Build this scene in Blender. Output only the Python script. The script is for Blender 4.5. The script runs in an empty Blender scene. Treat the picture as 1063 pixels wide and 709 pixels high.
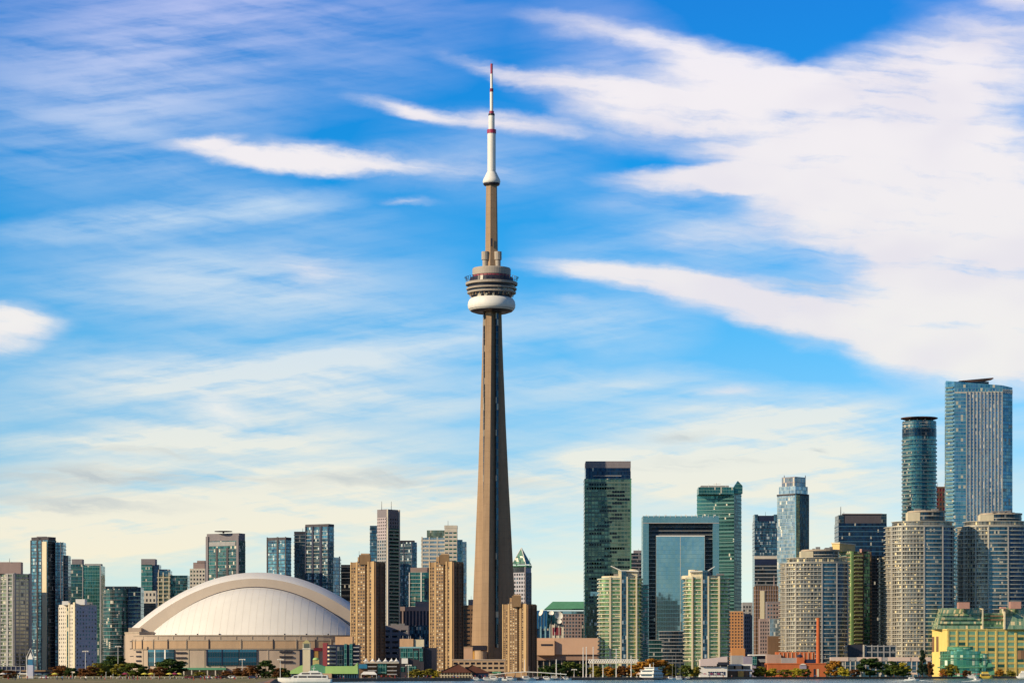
import bpy, math, random
from mathutils import Vector, Matrix
random.seed(7)
R = math.radians
S = bpy.context.scene
COL = S.collection

# ---------------------------------------------------------------- camera
F = 2688.0            # focal length in pixels of the 1063 px wide photograph
HY = 699.5            # eye level row
EYE = 3.5             # eye above the water, m
GZ = 1.3              # quay / city ground level
cam = bpy.data.cameras.new("camera"); co = bpy.data.objects.new("camera", cam); COL.objects.link(co)
cam.sensor_width = 36; cam.lens = 36*F/1063
cam.shift_y = (HY-354.5)/1063
cam.clip_start = 1; cam.clip_end = 90000
co.location = (0, 0, EYE); co.rotation_euler = (R(90), 0, 0)
S.camera = co
S.view_settings.view_transform = 'Standard'; S.view_settings.look = 'None'
S.view_settings.exposure = 0.0; S.view_settings.gamma = 1.0
S.view_settings.use_curve_mapping = False

# ---------------------------------------------------------------- light
SUN_AZ, SUN_EL = 240.0, 24.0      # compass: 0 = +Y, 90 = +X
sd = Vector((math.sin(R(SUN_AZ))*math.cos(R(SUN_EL)), math.cos(R(SUN_AZ))*math.cos(R(SUN_EL)), math.sin(R(SUN_EL))))
sl = bpy.data.lights.new("sun", 'SUN'); so = bpy.data.objects.new("sun", sl); COL.objects.link(so)
sl.energy = 5.0; sl.angle = R(0.5); sl.color = (1.0, 0.80, 0.53)
so.rotation_euler = sd.to_track_quat('Z', 'Y').to_euler(); so.location = (0, 0, 900)

# ---------------------------------------------------------------- sky
W = bpy.data.worlds.new("World"); S.world = W; W.use_nodes = True
N = W.node_tree; N.nodes.clear()
class G:
    """tiny node-graph helper"""
    def __init__(s, tree): s.t = tree
    def n(s, typ, **kw):
        x = s.t.nodes.new(typ)
        for k, v in kw.items(): setattr(x, k, v)
        return x
    def l(s, a, b): s.t.links.new(a, b)
    def put(s, sock, v):
        if isinstance(v, (int, float, tuple, list)): sock.default_value = v
        else: s.l(v, sock)
    def m(s, op, a, b=0.0, c=None, clamp=False):
        x = s.n('ShaderNodeMath', operation=op, use_clamp=clamp)
        s.put(x.inputs[0], a); s.put(x.inputs[1], b)
        if c is not None: s.put(x.inputs[2], c)
        return x.outputs[0]
    def vm(s, op, a, b=(0, 0, 0)):
        x = s.n('ShaderNodeVectorMath', operation=op)
        s.put(x.inputs[0], a)
        if op == 'SCALE': s.put(x.inputs[3], b)
        else: s.put(x.inputs[1], b)
        return x.outputs['Value' if op in ('LENGTH', 'DOT_PRODUCT') else 'Vector']
    def sep(s, v): x = s.n('ShaderNodeSeparateXYZ'); s.l(v, x.inputs[0]); return x.outputs
    def comb(s, x=0, y=0, z=0):
        c = s.n('ShaderNodeCombineXYZ')
        for i, v in enumerate((x, y, z)): s.put(c.inputs[i], v)
        return c.outputs[0]
    def mix(s, f, a, b, mode='MIX'):
        x = s.n('ShaderNodeMix', data_type='RGBA', blend_type=mode)
        s.put(x.inputs[0], f); s.put(x.inputs[6], a if not isinstance(a, tuple) else (*a[:3], 1)); s.put(x.inputs[7], b if not isinstance(b, tuple) else (*b[:3], 1))
        return x.outputs[2]
    def noise(s, v, scale=1, detail=4, rough=.5, dist=0, col=False, lac=2.0):
        x = s.n('ShaderNodeTexNoise'); s.put(x.inputs['Vector'], v)
        x.inputs['Scale'].default_value = scale; x.inputs['Detail'].default_value = detail
        x.inputs['Roughness'].default_value = rough; x.inputs['Distortion'].default_value = dist
        x.inputs['Lacunarity'].default_value = lac
        return x.outputs['Color' if col else 'Fac']
    def mr(s, v, a, b, c=0.0, d=1.0, smooth=True):
        x = s.n('ShaderNodeMapRange', interpolation_type='SMOOTHSTEP' if smooth else 'LINEAR')
        s.put(x.inputs[0], v)
        for i, q in enumerate((a, b, c, d)): x.inputs[i+1].default_value = q
        return x.outputs[0]
    def ramp(s, v, stops, interp='LINEAR'):
        x = s.n('ShaderNodeValToRGB'); s.put(x.inputs[0], v); cr = x.color_ramp; cr.interpolation = interp
        while len(cr.elements) > 1: cr.elements.remove(cr.elements[-1])
        cr.elements[0].position = stops[0][0]; cr.elements[0].color = (*stops[0][1], 1)
        for p, c in stops[1:]:
            e = cr.elements.new(p); e.color = (*c, 1)
        return x.outputs[0]
def lin(r, g, b):
    f = lambda c: (c/255/12.92) if c <= 10 else ((c/255+.055)/1.055)**2.4
    return (f(r), f(g), f(b))

g = G(N)
tc = g.n('ShaderNodeTexCoord').outputs['Generated']
sx, sy, sz = g.sep(tc)
az = g.m('ARCTAN2', sx, sy)
hor = g.m('SQRT', g.m('ADD', g.m('MULTIPLY', sx, sx), g.m('MULTIPLY', sy, sy)))
el = g.m('DIVIDE', sz, g.m('MAXIMUM', hor, 0.02))
# sky chart: hundredths of the photograph's pixels, u to the right (azimuth), v downwards (elevation)
U = g.m('MULTIPLY_ADD', az, F/100, 5.315)
V = g.m('MULTIPLY_ADD', el, -F/100, HY/100)
P0 = g.comb(U, V, 0)
# stretched domain warp gives cirrus-like curls
wn = g.noise(g.comb(g.m('MULTIPLY', U, .35), g.m('MULTIPLY', V, 1.1), 3.3), 1.0, 3, .5, col=True)
wv = g.vm('MULTIPLY', g.vm('SUBTRACT', wn, (.5, .5, .5)), (.62, .42, 0))
wn2 = g.noise(g.comb(g.m('MULTIPLY', U, 2.2), g.m('MULTIPLY', V, 5.0), 8.1), 1.0, 5, .6, col=True)
wv2 = g.vm('MULTIPLY', g.vm('SUBTRACT', wn2, (.5, .5, .5)), (.30, .16, 0))
P = g.vm('ADD', g.vm('ADD', P0, wv), wv2)

def stroke(prev, x0, y0, x1, y1, th, amp):
    """soft elongated cloud between two chart points"""
    cx, cy = (x0+x1)/200, (y0+y1)/200
    L = math.hypot(x1-x0, y1-y0)/200*1.15; a = math.atan2(y1-y0, x1-x0)
    mp = g.n('ShaderNodeMapping', vector_type='TEXTURE'); g.l(P, mp.inputs[0])
    mp.inputs['Location'].default_value = (cx, cy, 0); mp.inputs['Rotation'].default_value = (0, 0, a)
    mp.inputs['Scale'].default_value = (L, th/100, 1)
    gr = g.n('ShaderNodeTexGradient', gradient_type='SPHERICAL'); g.l(mp.outputs[0], gr.inputs[0])
    return g.m('MULTIPLY_ADD', gr.outputs['Fac'], amp*1.12, prev)
def acc(lst):
    o = 0.0
    for q in lst: o = stroke(o, *q)
    return o
#SKYLISTS
white = [ # bright cirrus
 (150,150,430,178,15,1.1),(200,145,370,162,15,.6),(330,165,560,186,26,.50),(395,203,475,212,7,.40),(180,150,250,140,9,.5),
 (345,98,480,124,13,.85),(410,114,600,134,18,.85),(438,46,560,84,13,.6),(500,72,700,104,18,.70),
 (510,14,720,52,18,.60),(640,40,870,104,28,.95),(540,92,880,112,40,.85),(560,130,860,128,38,.6),
 (610,184,860,190,20,1.0),(700,165,920,208,40,1.0),(690,232,920,244,30,.50),(600,210,760,204,18,.35),
 (740,130,1120,150,74,1.1),(850,92,1140,56,60,1.1),(760,190,1150,215,74,1.2),(820,262,1150,260,74,1.2),(880,310,1150,335,78,1.2),
 (530,278,780,308,20,.85),(610,288,940,335,34,1.1),(760,330,1080,365,34,1.05),(880,368,1150,396,38,1.05),
 (1000,-4,1120,10,28,1.0),(940,-4,1050,-4,14,.6),(-80,342,74,344,28,1.2),(-80,366,40,368,16,.7),
 (195,415,275,440,24,.60),(250,270,395,300,44,.42),(640,245,780,262,22,.35),(700,408,800,404,9,.5),(560,318,620,322,10,.35),
]
thin = [ # veils and long pale layers
 (-80,40,520,0,130,.8),(-80,150,300,110,110,.7),(-60,262,400,194,24,.80),(-60,310,480,250,80,.55),(60,300,540,330,70,.62),
 (-60,425,560,362,28,1.0),(-80,385,360,368,28,.70),(-60,455,540,430,40,1.0),(60,400,640,412,36,.80),(300,360,640,336,36,.6),
 (-60,500,640,470,38,1.1),(300,520,980,466,34,1.1),(540,432,1060,424,34,1.0),(500,392,800,398,26,.75),
 (540,460,1120,448,36,1.1),(560,498,1120,503,38,1.2),(-60,545,640,530,60,1.3),(-120,560,300,540,70,1.1),(480,545,1120,550,48,.95),(-60,600,1120,600,50,.7),(-60,470,380,452,18,.9),(560,478,920,492,14,1.0),
 (530,330,740,350,38,.65),(540,10,740,130,80,.55),(600,225,920,265,70,.65),(930,50,1130,10,80,.5),(380,150,640,180,64,.45),(150,180,420,230,34,.35),(540,250,700,300,40,.4),
]
greys = [(-60,500,330,506,15,.9),(280,497,500,488,11,.85),(80,470,300,476,8,.6),(836,470,864,472,5,1.0),(640,480,820,478,9,.7),(660,455,740,450,7,.6),(930,262,1120,280,34,.8),(780,300,920,322,22,.7),(760,340,900,352,16,.4),(-60,524,220,532,17,.7),(430,505,600,500,9,.5),(930,200,1110,190,30,.35)]
dW = acc(white); dT = acc(thin); dG = acc(greys)
# fibres: fine noise stretched along the streaks, slightly inclined
mpf = g.n('ShaderNodeMapping', vector_type='POINT'); g.l(P, mpf.inputs[0]); mpf.inputs['Rotation'].default_value = (0, 0, R(-7))
fx, fy, _ = g.sep(mpf.outputs[0])
fib = g.noise(g.comb(g.m('MULTIPLY', fx, .45), g.m('MULTIPLY', fy, 4.0), 1.7), 1.3, 7, .60)
mpf2 = g.n('ShaderNodeMapping', vector_type='POINT'); g.l(P0, mpf2.inputs[0]); mpf2.inputs['Rotation'].default_value = (0, 0, R(9))
hx, hy_, _ = g.sep(mpf2.outputs[0])
fib2 = g.noise(g.comb(g.m('MULTIPLY', hx, .25), g.m('MULTIPLY', hy_, 2.6), 5.1), 1.6, 6, .6)
puff = g.noise(g.comb(g.m('MULTIPLY', U, .9), g.m('MULTIPLY', V, 1.7), 9.9), 1.6, 6, .6)
# a general thin cloud field so that the sky away from the photograph's part is cloudy as well
gen = g.noise(g.comb(g.m('MULTIPLY', U, .10), g.m('MULTIPLY', V, .8), 2.2), 1.0, 4, .6)
cosaz = g.m('COSINE', az)
inside = g.m('MULTIPLY', g.mr(cosaz, .95, .90), 1.0)
genW = g.m('MULTIPLY', g.mr(gen, .5, .72), inside)
wmod = g.m('ADD', g.m('MULTIPLY', fib, 1.9), g.m('MULTIPLY', puff, 1.0))
wraw = g.m('MULTIPLY', g.m('MINIMUM', dW, 1.05), g.m('SUBTRACT', wmod, .44))
wfac = g.mr(g.m('ADD', wraw, genW), .0, 1.0)
tmod = g.mr(g.m('ADD', g.m('MULTIPLY', fib2, .7), g.m('MULTIPLY', fib, .5)), .30, .78)
tfac = g.m('MULTIPLY', g.m('MULTIPLY', dT, tmod), 1.0, clamp=True)
gfac = g.m('MULTIPLY', dG, g.mr(fib, .35, .65), clamp=True)

sky = g.n('ShaderNodeTexSky', sky_type='NISHITA', sun_disc=False, sun_elevation=R(SUN_EL), sun_rotation=R(SUN_AZ), air_density=1.0, dust_density=.6, ozone_density=2.5)
elc = g.m('DIVIDE', el, .30, clamp=True)
#TINT: multiplies the physical sky by height above the horizon (air colour)
tint = g.ramp(elc, [(0.0,(.80,.84,.96)),(.03,(.72,.79,.96)),(.123,(.54,.66,.80)),(.247,(.33,.50,.66)),(.433,(.14,.45,.66)),(.62,(.02,.37,.64)),(.861,(.03,.32,.64)),(1.0,(.045,.32,.63))])
base = g.mix(1.0, sky.outputs[0], tint, 'MULTIPLY')
base = g.mix(1.0, base, (2.5, 2.5, 2.5), 'MULTIPLY')
base = g.mix(g.mr(el, .34, 1.3), base, (.5, 1.0, 2.2))
CS = 10.0   # cloud radiance before the background strength of 0.1
ccol = g.ramp(elc, [(0.0,(.95,.86,.62)),(.12,(.93,.90,.74)),(.30,(.90,.90,.84)),(.5,(.87,.85,.86)),(.75,(.90,.86,.90)),(1.0,(.84,.82,.95))])
shade = g.noise(g.comb(g.m('MULTIPLY', U, .45), g.m('MULTIPLY', V, .8), 21.0), 1.0, 3, .5)
ccol = g.mix(g.m('MULTIPLY', g.mr(shade, .40, .62), .5), ccol, (.72, .70, .82))
tcol = g.ramp(elc, [(0.0,(1.0,.85,.56)),(.12,(1.0,.88,.64)),(.28,(.90,.88,.76)),(.42,(.74,.82,.86)),(.6,(.62,.76,.90)),(.85,(.62,.65,.93)),(1.0,(.66,.66,.95))])
sc_ = lambda c: g.mix(1.0, c, (CS, CS, CS), 'MULTIPLY')
c1 = g.mix(g.m('MULTIPLY', tfac, .88), base, sc_(tcol))
c2 = g.mix(gfac, c1, (4.6, 5.4, 5.9))
c3 = g.mix(wfac, c2, sc_(ccol))
c3 = g.mix(g.m('MULTIPLY', inside, .38), c3, (0, 0, 0))   # sky outside the view darkened to deepen shade on the buildings
bgn = g.n('ShaderNodeBackground'); g.l(c3, bgn.inputs[0]); bgn.inputs[1].default_value = 0.1
g.l(bgn.outputs[0], g.n('ShaderNodeOutputWorld').inputs[0])
W.cycles.sampling_method = 'MANUAL'; W.cycles.sample_map_resolution = 256

# ================================================================ materials
MATS = {}
def new_mat(name):
    m = bpy.data.materials.new(name); m.use_nodes = True
    q = G(m.node_tree); q.b = m.node_tree.nodes['Principled BSDF']
    return m, q
def plain(name, c, rough=.8, var=.25, scale=.35, metal=0.0, spec=.3, streak=True, coat=0.0):
    """a painted / mineral / metal surface with weathering noise"""
    if name in MATS: return MATS[name]
    m, q = new_mat(name)
    co_ = q.n('ShaderNodeTexCoord').outputs['Object']
    n1 = q.noise(q.vm('MULTIPLY', co_, (1, 1, .25 if streak else 1)), scale, 5, .6)
    n2 = q.noise(co_, scale*.12, 3, .5)
    f = q.m('ADD', q.m('MULTIPLY', n1, .6), q.m('MULTIPLY', n2, .4))
    lo = tuple(x*(1-var) for x in c); hi = tuple(min(1, x*(1+var)) for x in c)
    q.l(q.ramp(f, [(.30, lo), (.70, hi)]), q.b.inputs['Base Color'])
    q.b.inputs['Roughness'].default_value = rough; q.b.inputs['Metallic'].default_value = metal
    q.b.inputs['Specular IOR Level'].default_value = spec
    if coat: q.b.inputs['Coat Weight'].default_value = coat
    MATS[name] = m; return m
def glass(name, a, b, cw=1.6, ch=3.4, rough=.12, metal=.75, tilt=.05, frame=(.10, .12, .13), fw=.07, fh=.10, blind=.08, blindc=(.55, .52, .42), broad=.5, seed=0.0):
    """coated curtain-wall glass: each pane (from the wall's UV in metres) has its own tint, lean and blinds"""
    if name in MATS: return MATS[name]
    m, q = new_mat(name)
    uv = q.n('ShaderNodeUVMap').outputs[0]
    u, v, _ = q.sep(uv)
    uu = q.m('DIVIDE', u, cw); vv = q.m('DIVIDE', v, ch)
    cell = q.comb(q.m('FLOOR', uu), q.m('FLOOR', vv), seed)
    wn_ = q.n('ShaderNodeTexWhiteNoise', noise_dimensions='3D'); q.l(cell, wn_.inputs[0])
    rnd = wn_.outputs['Value']; rc = wn_.outputs['Color']
    big = q.noise(q.comb(q.m('MULTIPLY', u, .03), q.m('MULTIPLY', v, .014), seed), 1.0, 4, .6, dist=.6)  # broad noise puts reflections of neighbouring buildings into the glass colour
    f = q.m('ADD', q.m('MULTIPLY', rnd, 1-broad), q.m('MULTIPLY', q.mr(big, .32, .68), broad))
    col = q.ramp(f, [(.12, a), (.88, b)])
    r_, g_, b_ = q.sep(rc)
    bl = q.m('LESS_THAN', g_, blind)
    col = q.mix(bl, col, blindc)
    fu = q.m('FRACT', uu); fv = q.m('FRACT', vv)
    fr = q.m('MAXIMUM', q.m('LESS_THAN', fu, fw), q.m('LESS_THAN', fv, fh))
    col = q.mix(fr, col, frame)
    q.l(col, q.b.inputs['Base Color'])
    mt = q.m('MULTIPLY', q.m('SUBTRACT', 1.0, q.m('MAXIMUM', fr, q.m('MULTIPLY', bl, .7))), metal)
    q.l(mt, q.b.inputs['Metallic'])
    q.l(q.m('MULTIPLY_ADD', q.m('MAXIMUM', fr, bl), .35, rough), q.b.inputs['Roughness'])
    ge = q.n('ShaderNodeNewGeometry').outputs['Normal']
    nn = q.vm('NORMALIZE', q.vm('ADD', ge, q.vm('SCALE', q.vm('SUBTRACT', rc, (.5, .5, .5)), tilt)))
    q.l(nn, q.b.inputs['Normal'])
    MATS[name] = m; return m

# ================================================================ mesh building
class MB:
    def __init__(s): s.v = []; s.f = []; s.uv = []
    def face(s, pts, uvs=None):
        i = len(s.v); s.v += [tuple(p) for p in pts]; s.f.append(tuple(range(i, i+len(pts))))
        s.uv += (uvs or [(p[0]+p[1]*.5, p[2]) for p in pts])
    def prism(s, poly, z0, z1, top=True, bottom=False, taper=None):
        u = 0; n = len(poly); P1 = taper or poly
        for i in range(n):
            a, b = poly[i], poly[(i+1) % n]; a1, b1 = P1[i], P1[(i+1) % n]
            L = math.hypot(b[0]-a[0], b[1]-a[1])
            s.face([(a[0], a[1], z0), (b[0], b[1], z0), (b1[0], b1[1], z1), (a1[0], a1[1], z1)], [(u, z0), (u+L, z0), (u+L, z1), (u, z1)])
            u += L
        if top: s.face([(p[0], p[1], z1) for p in P1], [(p[0], p[1]) for p in P1])
        if bottom: s.face([(p[0], p[1], z0) for p in reversed(poly)], [(p[0], p[1]) for p in reversed(poly)])
    def box(s, x0, x1, y0, y1, z0, z1): s.prism([(x0, y0), (x1, y0), (x1, y1), (x0, y1)], z0, z1, True, True)
    def ebox(s, p, d, nrm, u0, u1, o0, o1, z0, z1):
        """box on a wall edge: along d from u0 to u1, outwards o0 to o1"""
        q = lambda u, o: (p[0]+d[0]*u+nrm[0]*o, p[1]+d[1]*u+nrm[1]*o)
        s.prism([q(u0, o1), q(u1, o1), q(u1, o0), q(u0, o0)], z0, z1, True, True)
    def tube(s, a, b, r0, r1=None, n=8, cap=True):
        a, b = Vector(a), Vector(b); r1 = r0 if r1 is None else r1
        ax = (b-a).normalized(); t = Vector((1, 0, 0)) if abs(ax.x) < .9 else Vector((0, 1, 0))
        e1 = ax.cross(t).normalized(); e2 = ax.cross(e1)
        ra = [a+(e1*math.cos(k*2*math.pi/n)+e2*math.sin(k*2*math.pi/n))*r0 for k in range(n)]
        rb = [b+(e1*math.cos(k*2*math.pi/n)+e2*math.sin(k*2*math.pi/n))*r1 for k in range(n)]
        for k in range(n):
            j = (k+1) % n; s.face([ra[k], rb[k], rb[j], ra[j]][::-1])
        if cap:
            s.face(ra); s.face(rb[::-1])
    def lathe(s, prof, n=32, cx=0, cy=0, cap=False):
        for (r0, z0), (r1, z1) in zip(prof, prof[1:]):
            for k in range(n):
                a, b = 2*math.pi*k/n, 2*math.pi*(k+1)/n
                q = [(cx+r0*math.cos(a), cy+r0*math.sin(a), z0), (cx+r0*math.cos(b), cy+r0*math.sin(b), z0), (cx+r1*math.cos(b), cy+r1*math.sin(b), z1), (cx+r1*math.cos(a), cy+r1*math.sin(a), z1)]
                if r0 < 1e-4: q = [q[0], q[2], q[3]]
                elif r1 < 1e-4: q = q[:3]
                s.face(q)
    def build(s, name, mat, parent=None, smooth=False, loc=None):
        if not s.v: return None
        me = bpy.data.meshes.new(name); me.from_pydata(s.v, [], s.f)
        ul = me.uv_layers.new(name='UVMap'); flat = [c for p in s.uv for c in p]
        ul.data.foreach_set('uv', flat)
        if smooth:
            import bmesh
            bm = bmesh.new(); bm.from_mesh(me); bmesh.ops.remove_doubles(bm, verts=bm.verts, dist=.001); bm.to_mesh(me); bm.free()
            me.polygons.foreach_set('use_smooth', [True]*len(me.polygons))
        me.update(); o = bpy.data.objects.new(name, me); COL.objects.link(o)
        me.materials.append(mat)
        if parent: o.parent = parent
        if loc: o.location = loc
        return o
def offset(poly, d):
    n = len(poly); out = []
    for i in range(n):
        a, b, c = poly[i-1], poly[i], poly[(i+1) % n]
        def nr(p, q):
            L = math.hypot(q[0]-p[0], q[1]-p[1]) or 1; return ((q[1]-p[1])/L, -(q[0]-p[0])/L)
        n1, n2 = nr(a, b), nr(b, c); k = 1+n1[0]*n2[0]+n1[1]*n2[1]; k = max(k, .35)
        out.append((b[0]+(n1[0]+n2[0])*d/k, b[1]+(n1[1]+n2[1])*d/k))
    return out
def link_copy(o, parent=None, loc=None, mat=None, scale=None):
    c = o.copy(); COL.objects.link(c)
    if parent is not None: c.parent = parent
    if loc is not None: c.location = loc
    if scale is not None: c.scale = scale
    if mat is not None:
        c.material_slots[0].link = 'OBJECT'; c.material_slots[0].material = mat
    return c
def copy_tree(o, parent=None):
    c = o.copy(); COL.objects.link(c)
    if parent: c.parent = parent
    for ch in list(o.children): copy_tree(ch, c)
    return c
def tag(o, label, cat, group=None, kind=None):
    if label: o['label'] = label
    if cat: o['category'] = cat
    if group: o['group'] = group
    if kind: o['kind'] = kind
    return o
def empty(name, loc=(0, 0, 0), label=None, cat=None, group=None, rz=0):
    o = bpy.data.objects.new(name, None); COL.objects.link(o); o.location = loc; o.rotation_euler.z = rz
    o.empty_display_size = 2
    return tag(o, label, cat, group)
def PX(x, Y): return (x-531.5)/F*Y
def PZ(y, Y): return EYE+(HY-y)/F*Y
def struct(name, mb, mat):
    o = mb.build(name, mat); o['kind'] = 'structure'; return o

class Bld:
    """one building standing at distance Y; horizontal and vertical measures are given in photograph pixels"""
    def __init__(s, name, label, cat, xc, Y, group=None, gz=GZ):
        s.Y = Y; s.s = Y/F; s.xc = xc; s.x0 = PX(xc, Y); s.gz = gz
        s.o = empty(name, (s.x0, Y, gz), label, cat, group); s.acc = {}
        s.nslab = 0
    def z(s, y): return PZ(y, s.Y)-s.gz
    def x(s, px): return (px-s.xc)*s.s
    def box(s, xa, xb, depth, dy=0):
        a, b = s.x(xa), s.x(xb); return [(a, dy), (b, dy), (b, dy+depth), (a, dy+depth)]
    def two(s, xa, xb, xc, ang, dy=0):
        a = R(ang); w1 = (xb-xa)*s.s/math.cos(a); w2 = (xc-xb)*s.s/math.sin(a); c = (s.x(xb), dy)
        l = (c[0]-w1*math.cos(a), c[1]+w1*math.sin(a)); r = (c[0]+w2*math.sin(a), c[1]+w2*math.cos(a))
        return [l, c, r, (l[0]+r[0]-c[0], l[1]+r[1]-c[1])]
    def round(s, xa, xb, bulge, depth, n=20, dy=0, p=1.0):
        a, b = s.x(xa), s.x(xb); c, r = (a+b)/2, (b-a)/2; out = []
        for i in range(n+1):
            t = math.pi+math.pi*i/n
            out.append((c+r*math.copysign(abs(math.cos(t))**p, math.cos(t)), dy-bulge*abs(math.sin(t))**p+bulge))
        return out+[(b, dy+bulge+depth), (a, dy+bulge+depth)]
    def mb(s, part, mat):
        k = (part, mat.name)
        if k not in s.acc: s.acc[k] = (MB(), mat)
        return s.acc[k][0]
    def mass(s, poly, yt, yb, mat, part='wall', top=True):
        s.mb(part, mat).prism(poly, s.z(yb) if yb else 0, s.z(yt), top)
    def one(s, poly, yt, yb, mat, part):
        m = MB(); m.prism(poly, s.z(yb) if yb else 0, s.z(yt), True, True); return m.build(part, mat, s.o)
    def slabs(s, poly, yt, yb, pitch, mat, out=.25, th=.35, part='floor_slab', rail=None, railh=1.0, step=None):
        m = MB(); m.prism(offset(poly, out), -th, 0, True, True)
        first = None; rfirst = None; n = int((yb-yt)/pitch)
        for i in range(n+1):
            z = s.z(yt+i*pitch)
            if z < .5: break
            if first is None: first = m.build(part, mat, s.o, loc=(0, 0, z)); c = first
            else: c = link_copy(first, s.o, (0, 0, z))
            if rail:
                if rfirst is None:
                    r = MB(); r.prism(offset(poly, out-.05), 0, railh, False); rfirst = r.build('railing', rail, c)
                elif i > 0: link_copy(rfirst, c)
    def edge(s, poly, i):
        a, b = poly[i], poly[(i+1) % len(poly)]; L = math.hypot(b[0]-a[0], b[1]-a[1]); d = ((b[0]-a[0])/L, (b[1]-a[1])/L)
        return a, d, (d[1], -d[0]), L
    def fins(s, poly, edges, n, w, out, yt, yb, mat, part='mullion'):
        m = s.mb(part, mat)
        for e in edges:
            a, d, nr, L = s.edge(poly, e)
            for k in range(n+1):
                u = L*k/n; u0 = max(0, u-w/2); u1 = min(L, u+w/2)
                m.ebox(a, d, nr, u0, u1, -.1, out, s.z(yb) if yb else 0, s.z(yt))
    def cols(s, poly, e, spans, out, yt, yb, mat, part='pier'):
        """piers on one wall; spans are fractions of its length"""
        a, d, nr, L = s.edge(poly, e)
        for (f0, f1) in spans:
            m = MB(); m.ebox(a, d, nr, L*f0, L*f1, -.1, out, s.z(yb) if yb else 0, s.z(yt)); m.build(part, mat, s.o)
    def facade(s, poly, e, ncol, yt, yb, nrow, wf, hf, wall, wins, rec=.45, f0=0.0, f1=1.0, lat=True, cap=100, vb=.5, part='window'):
        """recessed windows: a lattice of piers and spandrels stands proud of the wall, one pane object per opening"""
        a, d, nr, L = s.edge(poly, e); A, B_ = L*f0, L*f1; cw = (B_-A)/ncol; z1, z0 = s.z(yt), s.z(yb); rh = (z1-z0)/nrow
        if lat:
            m = s.mb('wall', wall)
            for k in range(ncol+1):
                u = A+cw*k; h = cw*(1-wf)/2
                m.ebox(a, d, nr, max(A, u-h), min(B_, u+h), 0, rec, z0, z1)
            for k in range(nrow):
                zb = z0+rh*k; g0 = rh*(1-hf)*vb
                m.ebox(a, d, nr, A, B_, 0, rec-.02, zb, zb+g0)
                m.ebox(a, d, nr, A, B_, 0, rec-.02, zb+g0+rh*hf, zb+rh)
        w, h = cw*wf, rh*hf
        u0 = MB(); o_ = .06
        u0.ebox((0, 0), d, nr, -w/2, w/2, 0, o_, 0, h)
        rest = {}; cells = [(r, c) for r in range(nrow) for c in range(ncol)]; random.shuffle(cells); protos = {}
        used = s.__dict__.setdefault('nwin', 0)
        for r, c in cells:
            u = A+cw*(c+.5); zb = z0+rh*r+rh*(1-hf)*vb; wm = random.choice(wins)
            p = (a[0]+d[0]*u, a[1]+d[1]*u, zb)
            if s.nwin < cap:
                if wm.name not in protos: protos[wm.name] = u0.build(part, wm, s.o, loc=p)
                else: link_copy(protos[wm.name], s.o, p)
                s.nwin += 1
            else:
                s.rest = s.__dict__.get('rest', {})
                m = s.rest.setdefault(wm.name, (MB(), wm))[0]
                m.ebox((p[0], p[1]), d, nr, -w/2, w/2, 0, o_, zb, zb+h)
    def balc(s, poly, e, f0, f1, yt, yb, pitch, depth, mat, rail, railh=1.05, th=.25):
        a, d, nr, L = s.edge(poly, e)
        m = MB(); m.ebox(a, d, nr, L*f0, L*f1, 0, depth, -th, 0); r = MB(); r.ebox(a, d, nr, L*f0, L*f1, depth-.12, depth, .02, railh)
        q = s.z(yt); first = None; n = int((yb-yt)/pitch)
        for i in range(n):
            z = s.z(yt+i*pitch)
            if z < 1: break
            if first is None: first = m.build('balcony', mat, s.o, loc=(0, 0, z)); r.build('railing', rail, first)
            else:
                c = link_copy(first, s.o, (0, 0, z)); link_copy(first.children[0], c)
    def mast(s, x, yt, yb, r, mat, dy=4, part='antenna'):
        m = MB(); m.tube((s.x(x), dy, s.z(yb)), (s.x(x), dy, s.z(yt)), r, r*.5, 5); m.build(part, mat, s.o)
    def plant(s, poly, yt, n=5, mat=None):
        """small roof units"""
        xs = [p[0] for p in poly]; ys = [p[1] for p in poly]
        cx, cy = sum(xs)/len(xs), sum(ys)/len(ys); wx, wy = (max(xs)-min(xs))*.3, (max(ys)-min(ys))*.25
        for k in range(n):
            m = MB(); x = cx+random.uniform(-wx, wx); y = cy+random.uniform(-wy, wy); a, b, h = random.uniform(1, 3), random.uniform(1, 3), random.uniform(.8, 2.2)
            m.box(x-a, x+a, y-b, y+b, s.z(yt), s.z(yt)+h); m.build('roof_unit', mat or ROOFGREY, s.o)
    def done(s):
        for (part, _), (m, mat) in s.acc.items(): m.build(part, mat, s.o)
        for k, (m, mat) in getattr(s, 'rest', {}).items():
            o = m.build('window', mat, s.o); o['kind'] = 'stuff'
        return s.o

ROOFGREY = plain('roof_grey', (.20, .20, .21), .9)

# ================================================================ palette
CON = plain('concrete', (.42, .35, .27), .85, .18)
CONL = plain('concrete_pale', (.60, .55, .46), .8, .15)
CREAM = plain('cream_panel', (.68, .60, .42), .7, .12)
WHITE = plain('white_paint', (.78, .77, .72), .55, .08)
SLABW = plain('slab_white', (.56, .53, .45), .7, .12)
SLABG = plain('slab_grey', (.34, .34, .34), .8, .15)
DKMET = plain('dark_metal', (.055, .05, .06), .5, .3, metal=.3)
MAUVE = plain('mauve_stone', (.22, .20, .215), .8, .12)
PINK = plain('pink_stone', (.33, .25, .235), .8, .12)
BROWNB = plain('brown_brick', (.27, .175, .095), .85, .15)
BROWND = plain('dark_brown_panel', (.19, .115, .07), .8, .2)
BRICK = plain('red_brick', (.50, .14, .05), .85, .15)
OCHRE = plain('ochre_brick', (.62, .36, .10), .85, .12)
SALMON = plain('salmon_panel', (.62, .40, .27), .8, .06)
YELLOW = plain('yellow_stone', (.80, .62, .20), .8, .14)
TAN = plain('tan_concrete', (.50, .35, .22), .85, .12)
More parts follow.
